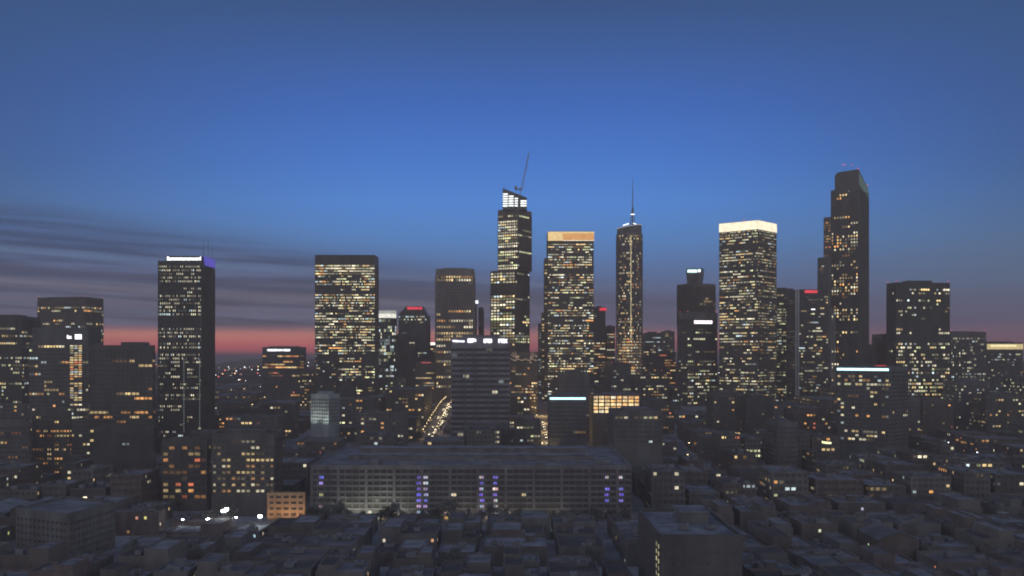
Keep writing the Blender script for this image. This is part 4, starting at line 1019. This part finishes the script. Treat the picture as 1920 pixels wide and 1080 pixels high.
for (a, b_, c, d) in LOW:
    cxm, cym = (a + b_) / 2, (c + d) / 2; D = c; cxp = 960 + ((a + b_) / 2) / D * F
    g0 = gz(c)
    key = (round(cxm), round(cym)); R = random.Random(key[0] * 7919 + key[1])
    if key in HIDDEN: claim([(a, c), (b_, c), (b_, d), (a, d)], 1); continue
    if D < 440: h = R.uniform(5, 11)
    elif D < 540: h = R.uniform(5, 13)
    elif D < 700: h = R.uniform(10, 24)
    elif D < 1000: h = R.choice((R.uniform(10, 20), R.uniform(16, 34)))
    elif D < 1400: h = R.choice((R.uniform(8, 20), R.uniform(18, 40)))
    else: h = R.uniform(8, 36)
    if D > 1000 and cxp < 600: h = min(h, 12) * .8
    if cxp > 1180 and D < 700: h *= 1.15
    if 800 < D < 1300 and -72 < cxm < -8: h = min(h, 4.5)
    if 800 < D < 1200 and 20 < cxm < 60: h = min(h, 4.5)
    if 400 < D < 560 and 320 < cxp < 520: h = min(h, 4.0)
    # keep the two lit streets and the long building's front open to view
    if 440 < D < 548 and 560 < cxp < 1200: h = min(h, 8.5 if D < 500 else 4.5)
    wk = R.choice(('grey', 'tan', 'dark', 'dark', 'pale', 'brick', 'brown', 'grey'))
    rm = R.randrange(4) if D < 700 else R.choice((0, 0, 2, 1))
    rw = ("grey roof", "pale roof", "gravel roof", "white roof")[rm]
    hw = next(w_ for m_, w_ in HTW if h < m_)
    gable = D < 560 and b_ - a < 24 and R.random() < .07
    nun = R.randrange(1, 6) if D < 760 else R.randrange(0, 3)
    uw = {0: "bare", 1: "one-unit", 2: "two-unit", 3: "three-unit", 4: "four-unit", 5: "five-unit"}[nun]
    lab = f"{where(cxp, D)}: {hw} {wk} block, {'gabled' if gable else uw} {rw}"
    if key in REST:
        zt = g0 + h; wm = WALLS[wk]; poly = [(a, c), (b_, c), (b_, d), (a, d)]; claim(poly, 1)
        ip, zr = parapet(rest_mb, poly, g0 - 3, zt, wm, .9, .4); rest_mb.face([(p[0], p[1], zr) for p in ip], ROOFS[rm])
        for q in range(int((b_ - a) / 3)):
            for k in range(int(h / 3.5)):
                ux = a + 1 + q * 3; uz = g0 + 1.2 + k * 3.5; cl = (0, 0, 0)
                if R.random() < .14: lv = R.uniform(.3, .8); cl = tuple(v * lv for v in pick('mixed', R))
                rest_mb.face([(ux, c - .05, uz), (ux + 1.6, c - .05, uz), (ux + 1.6, c - .05, uz + 1.5), (ux, c - .05, uz + 1.5)], GLASS, cl)
        continue
    root = empty('low_rise_building', ((a + b_) / 2, (c + d) / 2, g0), lab, 'building', 'low-rise city blocks')
    used.setdefault(lab, []).append((cxp, root))
    poly = [(a, c), (b_, c), (b_, d), (a, d)]; wm = WALLS[wk]
    claim(poly, 1)
    zt = g0 + h; w = MB()
    lit = .06 if D < 560 else .13 if D < 1000 else .24
    if D > 1000 and cxp < 600: lit = .12
    mixn = R.choice(('mixed', 'warm', 'green', 'mixed', 'white', 'amber'))
    if D < 560:
        w.prism(poly, g0 - 3, zt - 1.2, wm, False, False)
        ip, zr = parapet(w, poly, zt - 1.2, zt, wm, .9, .35)
        nfl = max(1, int((h - 1.5) / 3.4)); pitch = (h - 1.5) / nfl
        # punched windows, each a part
        nbx = max(2, int((b_ - a) / 4.2)); tot = 0
        sides = [('f', a, b_, c, nbx)]
        sd = b_ if cxp < 960 else a
        sides.append(('s', c, d, sd, max(2, int((d - c) / 4.5))))
        wd = MB(); 
        for kind, u0, u1, fx, nb in sides:
            for k in range(nfl):
                for j in range(nb):
                    if tot >= 60: break
                    um = u0 + (j + .5) * (u1 - u0) / nb; zz = g0 + k * pitch + 1.2
                    on = R.random() < lit
                    if not on and R.random() < .35: continue
                    cl = tuple(v * R.uniform(.3, .9) for v in pick(mixn)) if on else (0, 0, 0)
                    g = MB(); tot += 1
                    if kind == 'f':
                        g.face([(um - .6, fx - .03, zz), (um + .6, fx - .03, zz), (um + .6, fx - .03, zz + 1.4), (um - .6, fx - .03, zz + 1.4)], GLASS, cl); g.box(um - .75, um + .75, fx - .16, fx - .01, zz - .16, zz - .01, PALE)
                    else:
                        s_ = .03 if fx == b_ else -.03
                        q = [(fx + s_, um - .6, zz), (fx + s_, um + .6, zz), (fx + s_, um + .6, zz + 1.4), (fx + s_, um - .6, zz + 1.4)]
                        g.face(q if s_ > 0 else q[::-1], GLASS, cl); g.box(min(fx, fx + s_ * 5), max(fx, fx + s_ * 5), um - .75, um + .75, zz - .16, zz - .01, PALE)
                    g.build('window', root, root)
        r = MB()
        if gable:
            e = .5; m_ = (a + b_) / 2; rh = min(4.0, (b_ - a) * .2)
            for (u, v_) in ((a - e, m_), (b_ + e, m_)):
                q = [(u, c - e, zt + .05), (v_, c - e, zt + rh), (v_, d + e, zt + rh), (u, d + e, zt + .05)]
                r.face(q if u > v_ else q[::-1], ROOFS[rm])
            for yy_ in (c, d): w.face([(a, yy_, zt), (b_, yy_, zt), (m_, yy_, zt + rh - .15)], wm)
            nun = 0
        else: r.face([(p[0], p[1], zr) for p in ip], ROOFS[rm])
        r.build('roof', root, root)
        w.build('wall', root, root)
        if gable: continue
        roofkit(root, a + 1, b_ - 1, c + 1, d - 1, zr, nun, R)
        if b_ - a > 12 and d - c > 12 and R.random() < .45:      # a raised half storey over part of the roof
            fx = R.uniform(.35, .6); ux0, ux1 = (a + .6, a + (b_ - a) * fx) if R.random() < .5 else (b_ - (b_ - a) * fx, b_ - .6)
            m = MB(); pz = [(ux0, c + 1), (ux1, c + 1), (ux1, d - 1), (ux0, d - 1)]; hh = R.uniform(2.6, 5)
            ip2, zr2 = parapet(m, pz, zr, zr + hh, wm, .6, .3); m.face([(p[0], p[1], zr2) for p in ip2], ROOFS[(rm + 1) % 4]); m.build('upper_storey', root, root)
        elif R.random() < .5 and b_ - a > 14 and d - c > 14:
            cx2, cy2 = R.uniform(a + 5, b_ - 5), R.uniform(c + 5, d - 5); m = MB(); m.box(cx2 - 2, cx2 + 2, cy2 - 2.5, cy2 + 2.5, zr, zr + 2.8, wm); m.box(cx2 - 2.2, cx2 + 2.2, cy2 - 2.7, cy2 + 2.7, zr + 2.81, zr + 3.0, ROOFS[rm]); m.build('stair_head', root, root)
    else:
        w.prism(poly, g0 - 3, g0 + .8, wm, False)
        facade(root, w, poly, g0 + .8, zt - 1.2, 3.6, 3.2, .55, .9, .1, lit, mixn, .8, 1.5, GLASS, wm)
        ip, zr = parapet(w, poly, zt - 1.2, zt, wm, .9, .4); w.build('wall', root, root)
        r = MB(); r.face([(p[0], p[1], zr) for p in ip], ROOFS[rm]); r.build('roof', root, root)
        if nun: roofkit(root, a + 1, b_ - 1, c + 1, d - 1, zr, nun, R)
ORD = ["leftmost", "second", "third", "fourth", "fifth", "sixth"]
R = R_main
o = rest_mb.build('far_low_rises') if rest_mb.f else None
if o: tag(o, 'slivers of further low roofs showing between the larger low-rise blocks', 'low rooftops', kind='stuff')
for lab, lst in used.items():
    if len(lst) > 1:
        lst.sort(key=lambda q: q[0])
        for k, (_, o) in enumerate(lst): o['label'] = (ORD[k] + " " if k < 6 else "") + lab

# ------------------------------------------------------------------ ground and roads
ys = [-200, 0, 150, 300] + [350 + 25 * k for k in range(64)] + [2000, 2400, 3200, 4200, 5290]
GROUND = wallmat('ground_dark', (.27, .26, .25), .95, .5, .02)
g = MB()
for k in range(len(ys) - 1):
    w0 = min(3900, max(1500, ys[k] * 1.2)); w1 = min(3900, max(1500, ys[k + 1] * 1.2))
    z0_, z1_ = gz(ys[k]), gz(ys[k + 1])
    n_ = 6
    for j in range(n_): 
        f0, f1 = -1 + 2 * j / n_, -1 + 2 * (j + 1) / n_
        g.face([(w0 * f0, ys[k], z0_), (w0 * f1, ys[k], z0_), (w1 * f1, ys[k + 1], z1_), (w1 * f0, ys[k + 1], z1_)], GROUND)
o = g.build('ground'); o['kind'] = 'structure'
ROAD = wallmat('asphalt', (.18, .18, .18), .85, .3, .2); LINE = wallmat('road_paint', (.6, .58, .5), .7)
rd = MB(); mk = MB(); rows = [y for y in ys if 675 <= y <= 1925]
for ax in AV:
    for k in range(len(rows) - 1):
        y0_, y1_ = rows[k], rows[k + 1]; z0_, z1_ = gz(y0_) + .02, gz(y1_) + .02
        rd.face([(ax - 7, y0_, z0_), (ax + 7, y0_, z0_), (ax + 7, y1_, z1_), (ax - 7, y1_, z1_)], ROAD)
        if ax in (-75, 33):
            for q in range(2):
                ya, yb = y0_ + q * 12.5, y0_ + q * 12.5 + 6
                za = z0_ + (z1_ - z0_) * (ya - y0_) / (y1_ - y0_) + .01; zb = z0_ + (z1_ - z0_) * (yb - y0_) / (y1_ - y0_) + .01
                mk.face([(ax - .15, ya, za), (ax + .15, ya, za), (ax + .15, yb, zb), (ax - .15, yb, zb)], LINE)
o = rd.build('road'); o['kind'] = 'structure'
o = mk.build('road_markings'); o['kind'] = 'structure'
rd = MB()
for cy_ in CR[3:]:
    for k in range(len(AV) - 1): rd.face([(AV[k] + 7, cy_ - 5, gz(cy_ - 5) + .15), (AV[k + 1] - 7, cy_ - 5, gz(cy_ - 5) + .15), (AV[k + 1] - 7, cy_ + 5, gz(cy_ + 5) + .15), (AV[k] + 7, cy_ + 5, gz(cy_ + 5) + .15)], ROAD)
o = rd.build('cross_street'); o['kind'] = 'structure'
# hills on the horizon
hl = MB(); HM = wallmat('hill_scrub', (.05, .05, .055), 1, .4, .002)
prev = None
for ridge, (dist, hh) in enumerate(((3500, 16), (4000, 62))):
    prev = None
    for k in range(101):
        x = -dist * .8 + dist * 1.6 * k / 100
        h = 30 + hh * (.45 + .3 * math.sin(x / dist * 7 + ridge * 2) + .16 * math.sin(x / dist * 23 + 1) + .07 * math.sin(x / dist * 61)) 
        cur = (x, h)
        if prev:
            hl.face([(prev[0], dist, 25), (x, dist, 25), (x, dist + dist * .1, h), (prev[0], dist + dist * .1, prev[1])], HM)
            hl.face([(prev[0], dist + dist * .1, prev[1]), (x, dist + dist * .1, h), (x, dist + dist * .3, 20), (prev[0], dist + dist * .3, 20)], HM)
        prev = cur
o = hl.build('hills'); o['kind'] = 'structure'
# far-off suburb: low dark roofs and their lights
far = MB(); fl = MB(); FW = wallmat('far_roofs', (.08, .075, .08), .9)
LC = [emit('far_light_warm', (1, .6, .3), 5), emit('far_light_white', (1, .93, .85), 6), emit('far_light_red', (1, .2, .15), 4), emit('far_light_cool', (.8, .9, 1), 5)]
for k in range(1500):
    y = 1950 + 2200 * R.random() ** 1.3; x = R.uniform(-.56, .56) * y
    w_, d_, h = R.uniform(8, 35), R.uniform(8, 30), R.uniform(4, 22) * (1 if R.random() < .9 else 1.8)
    far.box(x - w_, x + w_, y, y + d_, 28, 30 + h, FW)
    if R.random() < .9:
        s_ = R.uniform(.5, 1.3) * y / 2600; zz = 30 + h + .5
        m_ = R.choice((0, 0, 1, 1, 1, 2, 3)); fl.box(x - s_, x + s_, y - 1.5, y - .5, zz - s_, zz + s_ * .6, LC[m_])
for k in range(900):
    y = 1900 + 2300 * R.random(); x = R.uniform(-.56, .56) * y; s_ = R.uniform(.25, .7) * y / 2600; zz = R.uniform(34, 52)
    fl.bar((x, y, 30), (x, y, zz), .08, STEEL, 3); fl.box(x - s_, x + s_, y - .5, y + .5, zz, zz + 1.2 * s_, LC[R.choice((0, 0, 1, 1, 2, 3))])
o = far.build('distant_suburb'); o['kind'] = 'stuff'; o['label'] = "low dark suburb spreading to the hills on the horizon"; o['category'] = 'suburb'
o = fl.build('distant_lights'); o['kind'] = 'stuff'; o['label'] = "scattered lights twinkling in the far-off suburb under the afterglow"; o['category'] = 'lights'

# ------------------------------------------------------------------ street lamps
def lamp_meshes(mat, h=8.5):
    p = MB(); p.bar((0, 0, 0), (0, 0, h), .12, STEEL, 6, .08); p.bar((0, 0, h), (0, -1.8, h + .4), .07, STEEL, 5)
    l_ = MB(); l_.box(-.32, .32, -2.3, -1.5, h + .22, h + .42, mat); l_.box(-.36, .36, -2.4, -1.4, h + .43, h + .55, STEEL)
    return p.mesh('pole'), l_.mesh('lamp_head')
LM = {'warm': lamp_meshes(EWARM), 'cold': lamp_meshes(ECOLD)}
def lamp(x, y, kind, label, group):
    r = empty('street_lamp', (x, y, gz(y)), label, 'street lamp', group)
    for nm, me in zip(('pole', 'lamp_head'), LM[kind]):
        o = bpy.data.objects.new(nm, me); col.objects.link(o); o.parent = r
def plight(x, y, z, e, c, rad=.4):
    l_ = bpy.data.lights.new('lamp_light', 'POINT'); l_.energy = e; l_.color = c; l_.shadow_soft_size = rad
    o = bpy.data.objects.new('lamp_light', l_); col.objects.link(o); o.location = (x, y, z)
for k in range(17):
    y = 930 + k * 20
    for s_ in (-1, 1):
        lamp(-75 + s_ * 5.5, y, 'warm', "warm street lamp along the lit avenue left of the four-sign office block", "lamps of the left lit avenue")
    if k % 2 == 0: plight(-75 + (3 if k % 4 else -3), y - 3, gz(y) + 8, 2200, (1, .72, .36))
for k in range(9):
    y = 850 + k * 30
    lamp(33 + (8 if k % 2 else -8), y, 'warm', "warm street lamp along the narrow gold-lit street left of the white-strip block", "lamps of the gold-lit street")
    if k % 2 == 0: plight(33, y, gz(y) + 7, 7500, (1, .68, .30))
kk = 0
for ax in AV:
    if ax in (-75, 33): continue
    for y in range(430, 1750, 62):
        if abs(ax) > .5 * y: continue
        if R.random() < (.7 if y < 700 else .3): continue
        cxp = 960 + ax / y * F
        lamp(ax + R.choice((-6, 6)), y + R.uniform(-20, 20), R.choice(('warm', 'warm', 'cold')), "lone street lamp glimmering between dark low-rise roofs", "lone lamps among the low-rise blocks"); kk += 1

# ------------------------------------------------------------------ cars on the lit avenue
def car_parts():
    pr = [(-2.2, .35), (-2.25, .8), (-1.5, .95), (-.9, 1.4), (.7, 1.42), (1.5, .98), (2.2, .85), (2.25, .35)]
    b = MB(); CP = wallmat('car_paint', (.2, .2, .21), .35, .1)
    for s_ in (-1, 1):
        f = [(s_ * (.88 if z < 1.1 else .7), y, z) for y, z in pr]
        b.face(f if s_ > 0 else f[::-1], CP)
    for i in range(len(pr)):
        (y0_, z0_), (y1_, z1_) = pr[i], pr[(i + 1) % len(pr)]
        wa = .88 if z0_ < 1.1 else .7; wb = .88 if z1_ < 1.1 else .7
        b.face([(-wa, y0_, z0_), (wa, y0_, z0_), (wb, y1_, z1_), (-wb, y1_, z1_)], CP)
    body = b.mesh('body')
    wh = MB()
    for s_ in (-1, 1):
        pass
    wh.bar((-.12, 0, 0), (.12, 0, 0), .33, wallmat('tyre', (.03, .03, .03), .9), 12); wheel = wh.mesh('wheel')
    h = MB(); h.box(-.2, .2, -.06, .02, -.12, .12, EHEAD); head = h.mesh('headlight')
    return body, wheel, head
CB, CWH, CHD = car_parts()
def car(x, y, label, group, rear=False):
    r = empty('car', (x, y, gz(y) + .03), label, 'car', group)
    if rear: r.rotation_euler.z = math.pi
    o = bpy.data.objects.new('body', CB); col.objects.link(o); o.parent = r
    for sx in (-.85, .85):
        for sy in (-1.4, 1.4): o = bpy.data.objects.new('wheel', CWH); col.objects.link(o); o.parent = r; o.location = (sx, sy, .33)
    for sx in (-.6, .6): o = bpy.data.objects.new('headlight', CHD); col.objects.link(o); o.parent = r; o.location = (sx, -2.24, .68)
for k in range(34):
    car(-75 + R.choice((1.8, 4.6, -2)), 925 + k * 9.5 + R.uniform(-2, 2), "car with bright headlights queueing on the lit avenue left of the four-sign office block", "cars on the left lit avenue")
for k in range(12):
    car(33 + R.choice((1.8, -1.8)), 850 + k * 17, "car with bright headlights in the narrow gold-lit street", "cars in the gold-lit street")

# ------------------------------------------------------------------ trees
LEAF = wallmat('foliage', (.17, .175, .15), .9, .5, .8); BARK = wallmat('bark', (.08, .06, .045), .95)
def tree_meshes(seed):
    r = random.Random(seed); t_ = MB(); H = 1.0
    t_.bar((0, 0, -.3), (.1, 0, 2.2), .22, BARK, 7, .15)
    tips = []
    for k in range(6):
        an = k * 1.05 + r.uniform(-.3, .3); e = (math.cos(an) * r.uniform(1, 1.9), math.sin(an) * r.uniform(1, 1.9), r.uniform(3.4, 5.4)); t_.bar((.1, 0, r.uniform(1.6, 2.2)), e, .1, BARK, 5, .03); tips.append(e)
    c = MB()
    cl = [(e[0] * 1.1, e[1] * 1.1, e[2], r.uniform(.9, 1.5)) for e in tips] + [(r.uniform(-1, 1), r.uniform(-1, 1), r.uniform(4.2, 6.2), r.uniform(.8, 1.3)) for _ in range(5)]
    for (x, y, z, rad) in cl:
        for _ in range(85):
            v = Vector((r.gauss(0, 1), r.gauss(0, 1), r.gauss(0, .8))).normalized() * rad * r.uniform(.45, 1.1)
            p = Vector((x, y, z)) + v; s_ = r.uniform(.14, .3)
            u = Vector((r.gauss(0, 1), r.gauss(0, 1), r.gauss(0, 1))).normalized(); w_ = u.orthogonal().normalized()
            c.face([p - u * s_, p + w_ * s_ * .6, p + u * s_, p - w_ * s_ * .6], LEAF)
    return t_.mesh('trunk'), c.mesh('crown')
TM = [tree_meshes(s_) for s_ in (1, 2, 3, 4)]
def tree(x, y, s_, label, group):
    r = empty('street_tree', (x, y, gz(y)), label, 'tree', group); r.scale = (s_, s_, s_ * R.uniform(.9, 1.15)); r.rotation_euler.z = R.uniform(0, 6)
    T_ = R.choice(TM)
    for nm, me in zip(('trunk', 'crown'), T_): o = bpy.data.objects.new(nm, me); col.objects.link(o); o.parent = r
for k in range(22): tree(X(600 + k * 27, 540) + R.uniform(-2, 2), 541 + R.uniform(-2, 3), R.uniform(1.0, 1.9), "dark leafy tree at the foot of the long apartment building's front", "trees before the long apartment building")
for k in range(30): tree(-75 - 7.6 if k % 6 else -67.4, 900 + k * 11, R.uniform(.9, 1.4), "leafy tree beside the lit avenue left of the four-sign office block", "trees along the lit avenue")
nt_ = 0
for ax in AV:
    for y in range(365, 700, 13):
        if abs(ax) > .5 * y + 5 or R.random() < .35: continue
        if 540 < y < 690 and -130 < ax < 70: continue
        tree((ax + R.choice((-8.3, 8.3)) if y > 545 else ax + R.uniform(-54, 54)) + R.uniform(-.5, .5), (y if y > 545 else R.choice((430, 434, 530, 533, 536))) + R.uniform(-2, 2), R.uniform(.9, 1.9), "dark street tree between the unlit low-rise roofs of the foreground", "foreground street trees"); nt_ += 1

# ------------------------------------------------------------------ floodlights the photo shows
def spot(x, y, z, tx, ty, tz, e, c, ang=70, rad=.5, name='floodlight'):
    l_ = bpy.data.lights.new(name, 'SPOT'); l_.energy = e; l_.color = c; l_.spot_size = math.radians(ang); l_.spot_blend = .8; l_.shadow_soft_size = rad
    o = bpy.data.objects.new(name, l_); col.objects.link(o); o.location = (x, y, z)
    o.rotation_euler = Vector((tx - x, ty - y, tz - z)).to_track_quat('-Z', 'Y').to_euler()
A, P0, B, C = FL_W; zb_ = Z(794, 860)
for f in (.2, .8): q = lerp(A, P0, f); spot(q[0] - 2, q[1] - 9, zb_ - 1, q[0], q[1], zb_ + 9, 5500, (.85, 1, .95), 100)
A, P0, B, C = FL_O
for f in (.15, .5, .85): q = lerp(A, P0, f); spot(q[0], q[1] - 6, 1.0, q[0], q[1], 9, 1300, (1, .55, .26), 120)
for px in (645, 668, 695, 725, 752): spot(X(px, 545), 543, .6, X(px, 545), 552, 9, 3600, (.95, 1, .84), 105)
for px in (845, 880, 915, 950, 1000, 1045): spot(X(px, 545), 545, 2, X(px, 545), 552, 6, 900, (1, .9, .7), 120)
for px, dd in ((1034, 796), (1016, 766)):
    spot(X(px, dd), dd - 4, gz(dd) + 1, X(px, dd), dd + 4, gz(dd) + 30, 9000, (1, .75, .35), 60)
# bright yard lamps left of centre
yl = []
for px, py, e in ((391, 974, 500), (419, 958, 500), (425, 955, 400), (488, 968, 700), (443, 970, 120), (343, 974, 120)):
    D = 520; x = X(px, D); z = Z(py, D)
    r = empty('yard_floodlight', (x, D, 0), "brilliant white yard floodlight on a mast below the yellow-windowed mid-rise", 'floodlight', 'yard floodlights')
    b = MB(); b.bar((x, D, 0), (x, D, z), .12, STEEL, 6); b.build('mast', r, r)
    s_ = .55 if e > 300 else .25
    b = MB(); b.box(x - s_ * 1.6, x + s_ * 1.6, D - .5, D - .1, z - s_, z + s_, emit('flood_lens', (.9, .97, 1), 30)); b.build('lamp_head', r, r)
    plight(x, D - 1.2, z, e, (.85, .95, 1))
# yellow curved canopy light
cl_ = empty('lit_canopy', (X(1551, 700), 700, gz(700)), "short curved yellow-lit canopy among dark roofs right of centre", 'canopy')
b = MB(); pts = [(X(1541 + k * 3.3, 700), 700 + k * .4, Z(826.5 + .9 * math.sqrt(k) * 1.3, 700)) for k in range(7)]
for p, q in zip(pts, pts[1:]): b.face([(p[0], p[1], p[2] - 1.4), (q[0], q[1], q[2] - 1.4), q, p], emit('canopy_yellow', (1, .95, .5), 1.6))
b.build('light_band', cl_, cl_)
b = MB()
for p in (pts[0], pts[3], pts[6]): b.bar((p[0], p[1] + .5, gz(700)), (p[0], p[1] + .5, p[2] - 1.4), .25, STEEL)
b.box(pts[0][0], pts[6][0], 700.5, 709, pts[6][2] - 1.6, pts[6][2] - 1.3, GREY); b.build('canopy_frame', cl_, cl_)

# ------------------------------------------------------------------ haze
hz = MB(); hz.box(-4000, 4000, -300, 5300, -4, 380, GROUND)
hm = bpy.data.materials.new('evening_haze'); hm.use_nodes = True; t_ = hm.node_tree; t_.nodes.clear()
pv = t_.nodes.new('ShaderNodeVolumePrincipled'); pv.inputs['Color'].default_value = (1.0, .80, .62, 1); pv.inputs['Density'].default_value = .00023; pv.inputs['Anisotropy'].default_value = 0.0
mo = t_.nodes.new('ShaderNodeOutputMaterial'); t_.links.new(pv.outputs[0], mo.inputs['Volume'])
o = hz.build('haze'); o.data.materials.clear(); o.data.materials.append(hm); o['kind'] = 'stuff'; o['label'] = 'thin evening haze over the whole city'; o['category'] = 'haze'
print('objects', len(bpy.data.objects))
